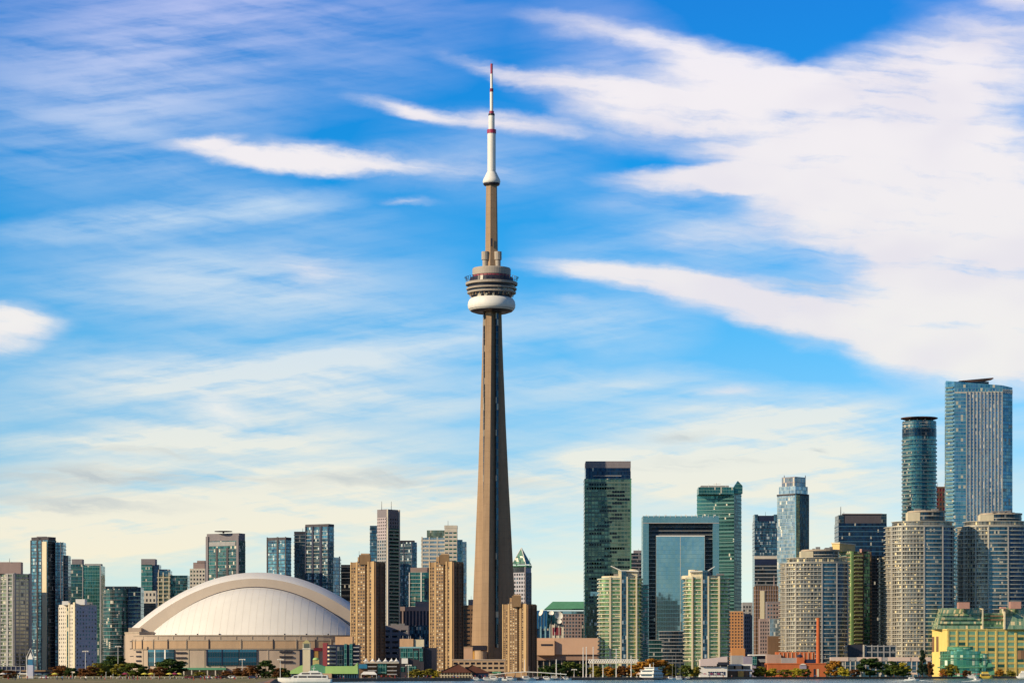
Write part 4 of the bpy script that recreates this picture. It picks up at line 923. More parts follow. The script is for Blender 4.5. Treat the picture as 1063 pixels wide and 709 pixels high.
b = Bld('apartment_tower', 'green and yellow lit balcony tower right of the chimney condominium', 'apartment tower', 885, 2330)
p = b.two(866, 883, 906, 66); b.mass(p, 572, None, g_green, 'glazing'); b.slabs(p, 574, 690, 4.1, TAN, .3, .5); b.cols(p, 1, [(0, .12)], .8, 572, 690, plain('lime_panel', (.40, .60, .22), .6, .2)); b.cols(p, 1, [(.55, .62), (.94, 1)], .6, 572, 690, BROWND)
b.balc(p, 1, .14, .52, 577, 690, 4.1, 2.2, CREAM, plain('yellow_rail', (.62, .60, .20), .4, .15)); b.balc(p, 0, .1, .9, 577, 690, 4.1, 2.0, SLABW, RAIL)
b.one(b.two(864.5, 872, 893, 30, 3), 563.5, 572, plain('penthouse_cream', (.78, .56, .24), .8, .06), 'penthouse'); b.one(offset(b.two(864.5, 872, 893, 30, 3), .6), 562.6, 564, CREAM, 'roof_cap'); b.one(b.two(893, 895, 906.5, 30, 3), 569.5, 573, ROSE, 'roof_house'); b.done()
b = Bld('office_tower', 'broad dark blue office tower with pinkish crown and a roof mast', 'office tower', 895, 2700)
p = b.box(870.5, 920.5, 34); b.mass(p, 543, 577, g_navy, 'glazing', True); b.slabs(p, 546, 577, 5.2, plain('blue_spandrel', (.08, .20, .30), .4, metal=.3), .2, .6); b.mass(b.box(870.6, 920.4, 33, .3), 577, None, g_ldark, 'lower_glazing')
b.one(b.box(875, 915.5, 30, .8), 533.6, 543, plain('crown_mauve', (.085, .08, .10), .6, .1), 'crown'); b.one(b.box(870.5, 876, 30, .2), 534.5, 543, g_dark, 'corner_crown'); b.one(b.box(914.8, 920.5, 30, .2), 533.2, 543, g_dark, 'corner_crown'); b.mast(873.3, 525.5, 535, .5, DKMET); b.mast(876.5, 531, 535, .3, DKMET)
b.one(b.box(874, 916, 1, -.4), 532.9, 533.9, MAUVE, 'roof_rail'); b.done()
b = Bld('apartment_tower', 'narrow strip of cream balconies squeezed left of the broadest condominium', 'apartment tower', 917, 2350)
p = b.box(914.5, 924, 10, 4); b.mass(p, 578, None, g_condo, 'glazing'); b.slabs(p, 579, 690, 4.3, CREAM, 1.2, .8, 'balcony'); b.done()

b = Bld('round_tower', 'slim cylindrical dark teal tower topped by a flat overhanging disc', 'apartment tower', 957, 2650)
mm = MB(); r0 = 17.6*b.s; mm.prism([(r0*math.cos(2*math.pi*k/40), r0+r0*math.sin(2*math.pi*k/40)) for k in range(40)], 0, b.z(436)); mm.build('glazing', glass('round_teal_glass', (.01, .05, .07), (.10, .26, .28), 1.4, 3.0, seed=70, blind=.08), b.o)
cyl = [(r0*math.cos(2*math.pi*k/32), r0+r0*math.sin(2*math.pi*k/32)) for k in range(32)]
b.slabs(cyl, 456, 620, 4.0, SLABG, .8, .45, 'balcony', RAIL, .9); b.one(offset(cyl, .3), 444, 452.5, g_dark, 'dark_storey'); b.slabs(cyl, 438, 444, 3, CONL, .3, .4)
mm = MB(); mm.lathe([(.1, b.z(435)), (14*b.s, b.z(434.6)), (19.2*b.s, b.z(433)), (19.2*b.s, b.z(432.2)), (.1, b.z(431.4))], 32, 0, r0); mm.build('roof_disc', plain('disc_brown', (.10, .05, .045), .6, .2), b.o)
for k in range(10):
    a = 2*math.pi*k/10; mm = MB(); mm.box(-.5, .5, -.5, .5, 0, 3.2); c = mm.build('disc_post', CONL, b.o, loc=(14*b.s*math.cos(a), r0+14*b.s*math.sin(a), b.z(437)))
b.done()
b = Bld('tower_under_construction', 'brown unfinished tower core glimpsed between round teal and tall blue towers', 'building site', 978, 2900)
p = b.box(972, 984.5, 16); b.mass(p, 505, None, BROWND); b.facade(p, 0, 4, 506, 560, 11, .6, .6, plain('rust_frame', (.10, .055, .04), .8, .3), [DARKGL, REDDK], .6); b.mast(974, 500, 506, .3, DKMET); b.mast(981, 502, 506, .3, OCHRE); b.done()

b = Bld('glass_skyscraper', 'tallest pale blue glass skyscraper at right with sloped crown and roof blade', 'skyscraper', 1016, 2550)
px = b.x
P0_, P1_, P2_, P3_ = (px(983.5), 9), (px(991), 1), (px(1041), 0), (px(1052), 5); Q = [P0_, P1_, P2_, P3_, (px(1055), 30), (px(986), 30)]
tp = [394.3, 395.8, 400.0, 401.8, 401.8, 394.3]
gsk = glass('skyscraper_glass', (.08, .20, .30), (.42, .55, .62), 1.6, 3.3, seed=80, blind=.10, blindc=(.55, .60, .62), frame=(.38, .42, .42), fw=.16, fh=.16, tilt=.05)
gsk2 = glass('skyscraper_bay_glass', (.05, .20, .30), (.26, .46, .56), 2.4, 3.3, seed=81, blind=.05, frame=(.10, .30, .40))
mm = MB(); u = 0
for i in range(6):
    j = (i+1) % 6; a, c = Q[i], Q[j]; L = math.hypot(c[0]-a[0], c[1]-a[1]); mm.face([(*a, 0), (*c, 0), (*c, b.z(tp[j])), (*a, b.z(tp[i]))], [(u, 0), (u+L, 0), (u+L, b.z(tp[j])), (u, b.z(tp[i]))]); u += L
mm.face([(*Q[i], b.z(tp[i])) for i in range(6)]); mm.build('glazing', gsk2, b.o)
a_, d_, nr_, L_ = b.edge(Q, 1)
mm = MB(); mm.ebox(a_, d_, nr_, L_*.25, L_*.985, 0, .8, 0, b.z(408)); mm.build('main_glazing', gsk, b.o)
for k in range(11):
    mm = MB(); u = L_*(.25+.735*k/10); mm.ebox(a_, d_, nr_, u-.35, u+.35, .6, 1.7, 0, b.z(406.5)); mm.build('pier', SLABG, b.o)
mm = MB(); mm.ebox(a_, d_, nr_, 0, L_, 0, .25, b.z(407.8), b.z(406.8)); mm.build('belt', SLABW, b.o)
b.fins(Q, [1, 2], 14, .15, .3, 404, 408, SLABW); b.slabs(Q, 408, 640, 4.0, plain('steel_line', (.3, .36, .38)), .12, .3); b.balc(Q, 0, .05, .95, 402, 640, 4.0, 1.6, SLABG, RAIL)
mm = MB(); A = [(px(998), 12, b.z(393.8)), (px(1033), 10, b.z(390.8)), (px(1033.5), 10, b.z(391.8)), (px(1025), 12, b.z(393.6)), (px(1009), 12, b.z(395))]; B_ = [(x, y+14, z) for x, y, z in A]; mm.face(A[::-1]); mm.face(B_)
for i in range(5): j = (i+1) % 5; mm.face([A[i], A[j], B_[j], B_[i]])
mm.build('roof_blade', plain('blade_brown', (.12, .07, .06), .6, .2), b.o)
for x in (1003, 1010, 1018, 1025): b.mast(x, 393, 399, .4, DKMET, dy=14, part='roof_strut')
b.one(b.box(1001, 1029, 10, 13), 394.6, 402, g_dark, 'roof_house'); b.done()

# ================================================================ yellow terminal building
b = Bld('harbour_terminal', 'broad yellow terminal with green windows, glass upper storeys and green glass pavilion', 'terminal building', 983, 2225)
p = b.two(967, 983.3, 1100, 78); b.mass(p, 653.5, None, YELLOW)
b.facade(p, 1, 11, 654, 693.6, 7, .72, .60, YELLOW, [GRNGL, GRNGL, GRNGL, GRNGL2], .3, cap=90)
a_, d_, nr_, L_ = b.edge(p, 1)
for k in range(12): mm = MB(); u = min(L_-.6, max(.9, L_*k/11)); mm.ebox(a_, d_, nr_, u-.8, u+.8, .1, .55, 0, b.z(652.2)); mm.build('pier', YELLOW, b.o)
a_, d_, nr_, L_ = b.edge(p, 0)
for k in range(4): mm = MB(); u = L_*(.14+.155*k); mm.ebox(a_, d_, nr_, u, u+L_*.085, -.1, .12, b.z(676), b.z(660)); mm.build('slot_window', BROWND, b.o)
b.one(offset(p, .6), 652.6, 653.8, YELLOW, 'cornice')
gg = glass('terminal_upper_glass', (.16, .34, .20), (.66, .76, .44), 1.8, 3.4, seed=90, blind=.18, blindc=(.75, .62, .35), frame=(.20, .30, .20), tilt=.09, metal=.45)
def slope(name, xa, xb, yt, yb, mat, dy, ins, dep=26):
    A = b.box(xa, xb, dep, dy); C_ = b.box(xa+ins, xb-.3, dep-6, dy+5); mm = MB(); mm.prism(A, b.z(yb), b.z(yt), True, False, taper=C_); mm.build(name, mat, b.o)
slope('upper_storeys', 974, 1022, 630.5, 652.6, gg, 9, 7); slope('upper_storeys', 1045, 1098, 630, 652.6, gg, 9, .5); b.one(b.box(1022, 1045, 20, 14), 636, 652.6, g_green, 'link_storeys')
for y in (636.2, 641.5, 646.8): mm = MB(); mm.box(b.x(976), b.x(1022), 8.4, 10, b.z(y+.6), b.z(y)); mm.build('upper_balcony', GRNGL2, b.o)
for y in (638, 642, 650): mm = MB(); mm.box(b.x(1022.3), b.x(1044.7), 12, 14.1, b.z(y+1.4), b.z(y)); mm.build('link_balcony', BROWND if y < 645 else RAIL, b.o)
mm = MB(); mm.box(b.x(1021.3), b.x(1022.6), 8, 20, b.z(652.6), b.z(631)); mm.build('party_wall', CREAM, b.o); mm = MB(); mm.box(b.x(1044.4), b.x(1045.6), 8, 20, b.z(652.6), b.z(630)); mm.build('party_wall', CREAM, b.o)
for xa, xb, y in ((995.5, 1007, 624.8), (1049.5, 1060.5, 624.2), (1039.5, 1045, 629.6)): b.one(b.box(xa, xb, 8, 2), y, 631.5, ROSE, 'roof_house')
pav = glass('pavilion_glass', (.03, .25, .16), (.35, .72, .50), 2.6, 4.6, seed=91, blind=.14, blindc=(.75, .85, .60), frame=(.05, .25, .16), tilt=.1, fw=.12, fh=.14)
for xa, xb, yt, dy in ((972.5, 1012, 676, -36), (980, 1003, 673, -34), (1008, 1019, 678.5, -34), (1016, 1024, 685, -30)):
    q_ = b.two(xa, xa+4, xb, 60, dy); b.one(b.round(xa, xb, 6, 14, 10, dy), yt, None, pav, 'pavilion')
q_ = b.round(971.5, 1020, 7, 15, 10, -37.5); b.one(q_, 682.4, 683.3, COPPER, 'pavilion_ledge'); b.one(b.round(979, 1004, 4, 8, 8, -33), 671.2, 674.5, COPPER, 'pavilion_roof'); b.one(b.round(970, 1026, 7, 15, 10, -38), 691.8, 693.2, COPPER, 'pavilion_ledge')
mm = MB(); mm.prism(b.box(1017, 1026, 10, -34), b.z(700), b.z(688), True, False, taper=b.box(1018, 1022, 6, -32)); mm.build('side_roof', COPPER, b.o)
mm = MB(); mm.box(b.x(1056), b.x(1064), -16, -1.5, b.z(684), b.z(675)); mm.build('dark_bay', BROWND, b.o)
b.done()

# ================================================================ waterfront buildings
def wb(name, label, cat, xc, Y): return Bld(name, label, cat, xc, Y)
b = wb('terrace_apartments', 'stepped apartment block with cream triangular balconies and upright teal glass fins', 'apartment block', 356, 1900)
p = b.box(339.5, 373, 18); b.mass(p, 669, None, NAVY); b.one(b.box(348, 366, 12, 0), 660.5, 668.9, plain('peach_panel', (.60, .38, .22), .8), 'roof_storey')
for xa, xb, k in ((340, 348.5, 1), (367, 373, 0)):
    for i in range(6):
        mm = MB(); x0, x1 = b.x(xa), b.x(xb); z = b.z(672+i*4.2)
        if k: mm.prism([(x0, 0), ((x0+x1)/2-1.5, -2.6), (x1, 0)], z-.2, z+.9, True, True)
        else: mm.box(x0, x1, -1.8, 0, z-.2, z+.6)
        mm.build('balcony', CREAM if k else SLABG, b.o)
for xa, xb in ((357.5, 360), (363, 366)): mm = MB(); mm.box(b.x(xa), b.x(xb), -2, 0, b.z(694), b.z(668)); mm.build('glass_fin', g_teal2, b.o)
mm = MB(); mm.box(b.x(350), b.x(356), -.4, 0, b.z(694), b.z(671)); mm.build('glazing', g_dark, b.o); b.one(b.box(334.8, 339.4, 10, 2), 667, None, plain('maroon_panel', (.30, .06, .07), .7), 'side_wing'); b.plant(p, 669, 3); b.done()
b = wb('clock_tower', 'slender cream tower with dark louvred top behind the white yacht', 'tower', 318, 1400)
p = b.box(314.2, 322, 4); b.mass(p, 667.5, None, CREAM); mm = MB(); mm.box(b.x(315.2), b.x(321), -.15, 0, b.z(672.3), b.z(668)); mm.build('louvre', plain('grey_louvre', (.12, .15, .13), .6), b.o)
mm = MB(); mm.prism(offset(p, .2), b.z(667.5), b.z(664.2), True, True, taper=b.box(317, 319.2, 1, 1.5)); mm.build('cap_roof', plain('cap_ochre', (.42, .38, .18), .6), b.o); b.one(offset(p, .25), 672.8, 673.6, WHITE, 'cornice'); b.mast(318, 662, 665, .08, WHITE, dy=2); b.done()
b = wb('harbour_pavilion', 'low pavilion with long lime green roof turned up at its right end', 'pavilion', 336, 1450)
b.mass(b.box(302, 371, 14, 2), 698, None, plain('pavilion_blue', (.02, .07, .13), .5))
mm = MB(); X = b.x; Zz = b.z
def slab(pts, y0, y1, mat, nm):
    mm = MB(); A = [(X(x), y0, Zz(y)) for x, y in pts]; B_ = [(X(x), y1, Zz(y)) for x, y in pts]; mm.face(A[::-1]); mm.face(B_); n = len(A)
    for i in range(n): mm.face([A[i], A[(i+1) % n], B_[(i+1) % n], B_[i]])
    mm.build(nm, mat, b.o)
slab([(301, 699), (301.5, 696), (312, 690.5), (315, 690), (315, 699)][::-1], -1, 8, LIME, 'roof_slope'); slab([(322, 699), (322, 691), (329, 688.6), (336, 690.8), (340, 693), (340, 699)][::-1], -1.5, 9, COPPER, 'curved_roof'); slab([(338, 699), (338, 691.2), (368, 691), (371.2, 687.2), (371.8, 699)][::-1], -2, 10, LIME, 'roof_slope')
for k in range(10): mm = MB(); x = X(348+k*2.5); mm.box(x-.2, x+.2, -1.2, -.8, 0, Zz(699)); mm.build('column', plain('column_blue', (.05, .14, .22), .5), b.o)
b.one(b.box(324.5, 331, 3, 1), 684.5, 690, plain('cupola_ochre', (.52, .42, .18), .7), 'cupola'); mm = MB(); mm.lathe([(1.9, Zz(684.5)), (1.4, Zz(682.8)), (.05, Zz(682))], 12, X(327.7), 2.4); mm.build('cupola_roof', LIME, b.o); b.mast(327.5, 677, 682.5, .07, DKMET, dy=2.4); b.one(b.box(331, 345, 5, -6), 698.6, 704, TAN, 'kiosk'); b.done()

b = wb('terrace_building', 'dark stepped terraces with white peaked tents on the roof', 'shopping terrace', 392, 1650)
b.mass(b.box(372, 415, 16, 3), 688, None, BROWND); b.one(b.box(378, 414, 12, 0), 687, 688.2, SLABW, 'roof_slab')
for i, y in enumerate((691, 695.2, 699)):
    for xa, xb in ((382, 391), (402, 412)): mm = MB(); mm.box(b.x(xa), b.x(xb), -2.2, 3, b.z(y+1.1), b.z(y)); mm.build('balcony', SLABG, b.o)
b.one(b.box(392, 401, 3, 1), 689, 699, g_teal2, 'glazed_stair'); b.one(b.box(372.5, 381, 3, 1), 689, 693.5, plain('blue_sign', (.03, .18, .32), .4), 'blue_band'); b.done()
for i, (x, lab) in enumerate(((380, 'faint white peaked roof tent, leftmost on the terraces'), (387, 'second white peaked roof tent from the left on the terraces'), (393.5, 'third white peaked roof tent from the left on the terraces'), (400.2, 'fourth white peaked roof tent from the left on the terraces'), (406.5, 'fifth white peaked roof tent from the left on the terraces'), (411.5, 'white peaked roof tent, rightmost on the terraces'))):
    Y = 1652; o = empty('roof_tent', (PX(x, Y), Y, PZ(687, Y)), lab, 'tent', 'white peaked tents on the terraces')
    if i == 0:
        mm = MB(); N_ = 8; prof_ = [(1.95, .5), (1.0, 1.1), (.35, 1.9), (.05, 2.7)]; mm.lathe(prof_, 8); cm = mm.build('canopy', WHITE, o); mm = MB()
        for sx_ in (-1.3, 1.3):
            for sy_ in (-1.3, 1.3): mm.box(sx_-.06, sx_+.06, sy_-.06, sy_+.06, 0, .6)
        pm_ = mm.build('pole_set', WHITE, o)
    else: link_copy(cm, o); link_copy(pm_, o)
b = wb('glazed_shop_block', 'turquoise glass shop building with peach roof boxes', 'shopping building', 430, 1750)
p = b.box(414.5, 440, 18); b.mass(p, 671, None, DKMET)
for xa, xb, ya, yb in ((416, 422, 673, 683), (423, 428.5, 673, 683), (429.5, 434, 675, 684), (435.5, 439, 673, 686), (416, 420, 692, 697), (423, 432, 691, 697)): mm = MB(); mm.box(b.x(xa), b.x(xb), -.3, 0, b.z(yb), b.z(ya)); mm.build('shop_window', g_teal2, b.o)
b.one(b.box(414.5, 438, 1, -.5), 671, 672.6, g_sky, 'clerestory'); b.one(b.box(414.8, 429, 10, 1), 662.8, 671, plain('peach_panel', (.6, .4, .2)), 'roof_box'); b.one(b.box(430, 440, 8, 2), 663.5, 671, CREAM, 'roof_box'); b.one(b.box(417, 423.5, 2, -2), 683, 688.5, WHITE, 'sign_board'); b.one(b.box(440, 453, 16, 3), 672, None, PODD, 'dark_wing')
for x in (418, 424, 426, 436): b.mast(x, 659.5, 663, .12, WHITE)
b.done()

b = wb('boathouse', 'red brown gabled boathouse with white posts at the quay edge', 'boathouse', 474, 1440)
p = b.box(457, 491, 14, 1); b.mass(p, 697.5, None, plain('boathouse_wall', (.20, .15, .11), .8)); RB = plain('maroon_roof', (.13, .05, .035), .75, .25)
def gable(xa, xm, xb, ye, yr, y0, y1, mat, wallm=None):
    mm = MB(); L, M_, R_ = (X(xa), Zz(ye)), (X(xm), Zz(yr)), (X(xb), Zz(ye))
    for (a, c) in ((L, M_), (M_, R_)): mm.face([(a[0], y0, a[1]), (c[0], y0, c[1]), (c[0], y1, c[1]), (a[0], y1, a[1])]); mm.face([(a[0], y0, a[1]-.3), (a[0], y0, a[1]), (a[0], y1, a[1]), (a[0], y1, a[1]-.3)])
    mm.build('roof', plain('slate_roof', (.04, .035, .045), .8, .3), b.o); mm = MB(); mm.face([(L[0], y0+.4, L[1]-.1), (R_[0], y0+.4, R_[1]-.1), (M_[0], y0+.4, M_[1]-.15)]); mm.build('gable_wall', mat, b.o)
X = b.x; Zz = b.z
gable(455.5, 475.5, 490, 697.5, 688.6, -1, 12, RB); gable(478, 490, 509, 698, 689.4, 4, 16, RB); b.one(b.box(489, 507, 10, 5), 698, None, NAVY, 'side_wall')
for k in range(11): mm = MB(); x = X(458+k*3.1); mm.box(x-.18, x+.18, .2, .6, 0, Zz(697.5)); mm.build('post', CREAM, b.o)
b.one(b.box(457, 490, .6, .3), 700.4, 701.2, CREAM, 'rail'); b.done()
b = wb('parking_garage', 'low beige garage with two rows of dark openings beside boathouse', 'parking garage', 498, 1850)
p = b.box(470, 524, 26); b.mass(p, 684.6, None, TAN); b.facade(p, 0, 9, 686, 700, 3, .74, .5, TAN, [PODD], 1.0); b.one(offset(p, .5), 684, 685.2, BEIGE, 'parapet'); b.one(b.box(511, 520, 3, -3), 696.8, 698.6, COPPER, 'awning'); b.done()

b = wb('restaurant', 'white lakeside restaurant with slanted pale roof left of the glass framed hall', 'restaurant', 741, 1830)
b.mass(b.box(727, 755, 16, 1), 691.5, None, WHITE); slab2 = [(X(0), 0)]
X = b.x; Zz = b.z
slab([(727, 691), (727, 684), (755, 681), (755, 688), (744, 688.6), (744, 691)][::-1], -1, 14, plain('shaded_white_roof', (.62, .52, .50), .7, .06), 'roof'); b.one(b.box(727.5, 755, 10, .4), 689.5, 691.6, PODD, 'dark_clerestory')  # rose tone puts the white roof's shade into its colour
for k in range(8): mm = MB(); x = X(736+k*2.3); mm.box(x-.5, x+.5, .7, 1, Zz(700.5), Zz(696.8)); mm.build('window', NAVY, b.o)
for x in (733, 741, 748): b.mast(x, 690.2, 692, .5, WHITE, dy=.3, part='roof_light')
b.one(b.box(745, 757, 8, -2), 687, 690, PODD, 'dark_canopy'); b.done()
b = wb('restaurant', 'two storey white framed cafe over a dark ground floor with orange bays', 'cafe', 768, 1840)
p = b.box(757, 780.5, 14); b.mass(p, 689, 696, WHITE)
for xa, xb, mt in ((759.5, 763.5, DARKGL), (766, 771.5, TAN), (774, 778.5, DARKGL)): mm = MB(); mm.box(X(xa)+b.x(0)-X(0), b.x(xb), -.3, 0, b.z(694.3), b.z(690.6)); mm.build('window', mt, b.o)
b.one(b.box(755, 781, 14, .5), 696, None, BROWND, 'ground_floor'); b.one(b.box(766, 772, 2, -1), 696, 703, OCHRE, 'orange_bay'); b.one(b.box(778, 780, 1, -1), 697, 702, WHITE, 'white_door'); b.done()  # bay in plain ochre
b = wb('exhibition_hall', 'grey hall with a white framed teal glass end and dark roof slab', 'hall', 770, 2000)
b.mass(b.box(760, 772, 16, 2), 680, None, SLABG); b.one(b.box(771.5, 785, 16, 0), 681, None, plain('grey_lilac', (.30, .28, .36), .6), 'glazed_end'); b.one(b.box(781, 785.5, 2, -1), 681, 690, g_teal2, 'end_window'); b.one(b.box(778, 800, 18, -1.5), 679, 680.2, WHITE, 'roof_slab'); b.one(b.box(785.6, 800, 14, 1), 680.4, None, PODD, 'dark_hall')
mm = MB(); mm.prism([(b.x(789), -1.5), (b.x(796), -1.5), (b.x(796), .5), (b.x(789), .5)], b.z(687), b.z(683.8), True, True, taper=[(b.x(787), -2), (b.x(798), -2), (b.x(798), 1), (b.x(787), 1)]); mm.build('white_hopper', SLABG, b.o); b.done()

b = wb('brick_power_house', 'long orange red brick powerhouse with tall round chimney beside it', 'gallery', 827, 1950)
p = b.box(797, 857.5, 22); b.mass(p, 688.6, None, BRICK); b.one(offset(p, .35), 688, 689.2, BRICK, 'parapet')
for x in (839, 845.5, 849): mm = MB(); mm.box(b.x(x-1), b.x(x+1), -.25, 0, b.z(702), b.z(694)); mm.build('tall_window', PODD if x < 849 else CREAM, b.o)
for k in range(9): mm = MB(); x = b.x(799.5+k*4.2); mm.box(x-.9, x+.9, -.25, 0, b.z(699.5), b.z(695)); mm.build('window', BROWND, b.o)
b.one(b.box(830, 837, 3, -1), 690, 694, plain('grey_lilac', (.3, .3, .3)), 'canopy'); mm = MB(); mm.prism(b.box(830, 837, 4, -1.6), b.z(690), b.z(688), True, True, taper=b.box(833, 834, 1, 0)); mm.build('canopy_roof', SLABW, b.o)
b.one(b.box(808, 848, 12, 14), 676.3, None, BRICK, 'rear_hall'); 
for k in range(9): mm = MB(); x = b.x(811+k*4.3); mm.box(x-.35, x+.35, 13.5, 14, b.z(688), b.z(677)); mm.build('white_pilaster', plain('buff', (.55, .35, .24), .8), b.o)
b.one(b.box(812, 832, 6, 6), 682.5, 688.6, SLABG, 'grey_roof_house'); b.one(b.box(828, 835.5, 5, 4), 682, 688.6, BRICK, 'brick_turret'); mm = MB(); mm.lathe([(2.4, 0), (2.2, 1.6), (.1, 2.3)], 12); mm.build('vent_drum', PODD, b.o, loc=(b.x(831), 6, b.z(682))); b.one(b.box(837, 848, 6, 5), 684, 688.6, NAVY, 'roof_unit'); b.one(b.box(797, 812, 10, 8), 679, None, plain('buff_block', (.42, .30, .24), .8), 'buff_wing')
mm = MB(); mm.tube((b.x(850.2), 5, 0), (b.x(850.2), 5, b.z(641.5)), 2.6*b.s, 1.75*b.s, 24); mm.build('chimney', plain('chimney_brick', (.52, .13, .045), .85, .22, scale=.6), b.o); mm = MB(); mm.tube((b.x(850.2), 5, b.z(642.3)), (b.x(850.2), 5, b.z(641)), 2.0*b.s, 2.0*b.s, 24); mm.build('chimney_rim', BRICK, b.o)
b.done()
# raised lettering line on the brick front is not legible in the photograph; only its pale band is there
b = wb('podium_block', 'dark gridded glass podium beneath the green lit tower', 'podium building', 903, 2150)
p = b.box(880, 930, 20); b.mass(p, 669.5, None, g_dark, 'glazing'); b.fins(p, [0], 8, .8, .6, 669, 683, SLABG); b.slabs(p, 670, 684, 6, SLABG, .5, .8); b.one(b.box(880, 896, 3, -1.2), 668.8, 683, PODD, 'dark_bay'); b.one(b.box(895.5, 897, 3, -2), 669, 684, CONL, 'pier'); b.done()
b = wb('podium_block', 'low cream topped glass podium running behind the dark green waterfront tree', 'podium building', 912, 2120)
p = b.box(861.5, 967.5, 20); b.mass(p, 685.5, None, g_condb, 'glazing'); b.fins(p, [0], 20, .7, .6, 685, 700, CONL); b.slabs(p, 690.5, 700, 5, SLABG, .5, .5)
for xa, xb in ((862, 880.5), (890, 915), (922, 945), (946, 966)): b.one(b.box(xa, xb, 6, -1), 681.8, 686, plain('podium_cream', (.66, .52, .44), .8, .06), 'cream_band')
for xa, xb in ((880.5, 890), (915, 922)): b.one(b.box(xa, xb, 5, -.6), 682, 686, SLABG, 'grey_band')
b.done()

b = wb('lakeside_pavilion', 'low white pavilion with brown roof slab at the far left', 'pavilion', 34, 1400)
b.mass(b.box(18, 46, 8, 1), 700, None, CREAM); b.one(b.box(16, 42, 10, -.5), 698.4, 699.6, WHITE, 'roof_slab'); b.one(b.box(21, 53, 9, 3), 695.2, 696.6, BROWNB, 'upper_roof'); b.one(b.box(22, 50, 7, 4), 696.6, 699, NAVY, 'clerestory'); b.one(b.box(24, 38, 2, -1), 702, None, TAN, 'front_block')
for x in (18, 28, 38, 45): mm = MB(); mm.box(b.x(x), b.x(x)+.3, -.3, 0, 0, b.z(699.6)); mm.build('post', WHITE, b.o)
b.done()
b = wb('school_block', 'low navy glazed block behind the far left pavilion', 'community building', 12, 1700)
p = b.box(-12, 26, 14); b.mass(p, 691, None, NAVY); b.slabs(p, 691, 698, 4, SLABG, .3, .35); b.fins(p, [0], 8, .5, .4, 691, 700, SLABG); b.done()
b = wb('play_tower', 'small white and blue spired tower standing on the far left pavilion', 'tower', 31, 1395)
mm = MB()
for x in (27, 34.5): mm.tube((b.x(x), 2, 0), (b.x(x), 2, b.z(681)), .18)
for x in (27, 34.5): mm.tube((b.x(x), 2, b.z(681)), (b.x(31), 2, b.z(672.5)), .12)
mm.build('frame', WHITE, b.o); b.one(b.box(28.5, 33.5, 2.2, 1), 684, 690, plain('play_blue', (.05, .22, .40), .5), 'blue_cabin'); b.one(b.box(28, 34, 2.4, .9), 690, None, plain('play_lilac', (.55, .58, .72), .6), 'shaft'); mm = MB(); mm.prism(b.box(28.3, 33.8, 2.4, .9), b.z(684), b.z(677), True, False, taper=b.box(30.8, 31.2, .2, 2)); mm.build('spire', WHITE, b.o); b.done()

# ---- white tensile truss canopy, marina canopy
b = wb('truss_canopy', 'long white space frame canopy in front of the left white condominium', 'canopy', 637, 1790)
mm = MB(); n_ = 22; x0, x1 = b.x(611), b.x(663)
for yy_ in (0, 9):
    for z in (b.z(687.6), b.z(684.2)): mm.tube((x0, yy_, z), (x1, yy_, z), .22, n=5)
    for k in range(n_): xa, xb = x0+(x1-x0)*k/n_, x0+(x1-x0)*(k+1)/n_; mm.tube((xa, yy_, b.z(687.6)), ((xa+xb)/2, yy_, b.z(684.2)), .14, n=4); mm.tube(((xa+xb)/2, yy_, b.z(684.2)), (xb, yy_, b.z(687.6)), .14, n=4)
mm.build('truss', WHITE, b.o); b.one(b.box(612, 662, 9, 0), 687.8, 688.6, CREAM, 'roof_sheet')
for x in (613, 626, 640, 655, 662): mm = MB(); mm.tube((b.x(x), 4, 0), (b.x(x), 4, b.z(688)), .3); mm.build('column', WHITE, b.o)
b.done()
b = wb('marina_canopy', 'long low white winged canopy over the moored motorboats', 'canopy', 545, 1480)
for xa, ya, xb, yb in ((506, 700.4, 527, 697.6), (527, 697.8, 544, 696.6), (544, 696.6, 562, 697.2), (562, 697.4, 588, 699.2)):
    mm = MB(); A = [(b.x(xa), -3, b.z(ya)), (b.x(xb), -3, b.z(yb)), (b.x(xb), -3, b.z(yb+.8)), (b.x(xa), -3, b.z(ya+.7))]; B_ = [(x, 5, z) for x, _, z in A]; mm.face(A[::-1]); mm.face(B_)
    for i in range(4): j = (i+1) % 4; mm.face([A[i], A[j], B_[j], B_[i]])
    mm.build('roof_wing', WHITE, b.o)
for x in (509, 517, 526, 535, 544, 553, 562, 572, 582, 587): mm = MB(); mm.tube((b.x(x), 1, -1), (b.x(x), 1, b.z(699.5 if x in (509, 587) else 698)), .16); mm.build('post', WHITE, b.o)
b.mast(544.5, 684, 697, .22, WHITE, dy=1, part='mast'); b.done()

# ---- poles and masts
def pole(label, x, yt, yb, Y, r=.22, cat='mast', head=False, grp=None):
    z0 = GZ; o = empty('lamp_mast' if head else 'white_mast', (PX(x, Y), Y, z0), label, cat, grp)
    h_ = PZ(yt, Y)-z0; mm = MB(); mm.tube((0, 0, 0), (0, 0, h_), r, r*.7, 8); mm.build('pole', WHITE, o)
    mm = MB(); mm.tube((0, 0, 0), (0, 0, .5), r*2.2, r*1.8, 8); mm.build('base', SLABG, o)
    if head:
        mm = MB(); mm.box(-1.6, 1.6, -.12, .12, h_-.1, h_+.15); mm.build('crossbar', WHITE, o)
        for k in (-1.3, 0, 1.3): mm = MB(); mm.box(k-.35, k+.35, -.5, .2, h_-.5, h_-.1); mm.build('lamp', CONL, o)
    else: mm = MB(); mm.lathe([(r*1.2, h_), (r*.8, h_+.4), (.02, h_+.6)], 8); mm.build('finial', WHITE, o)
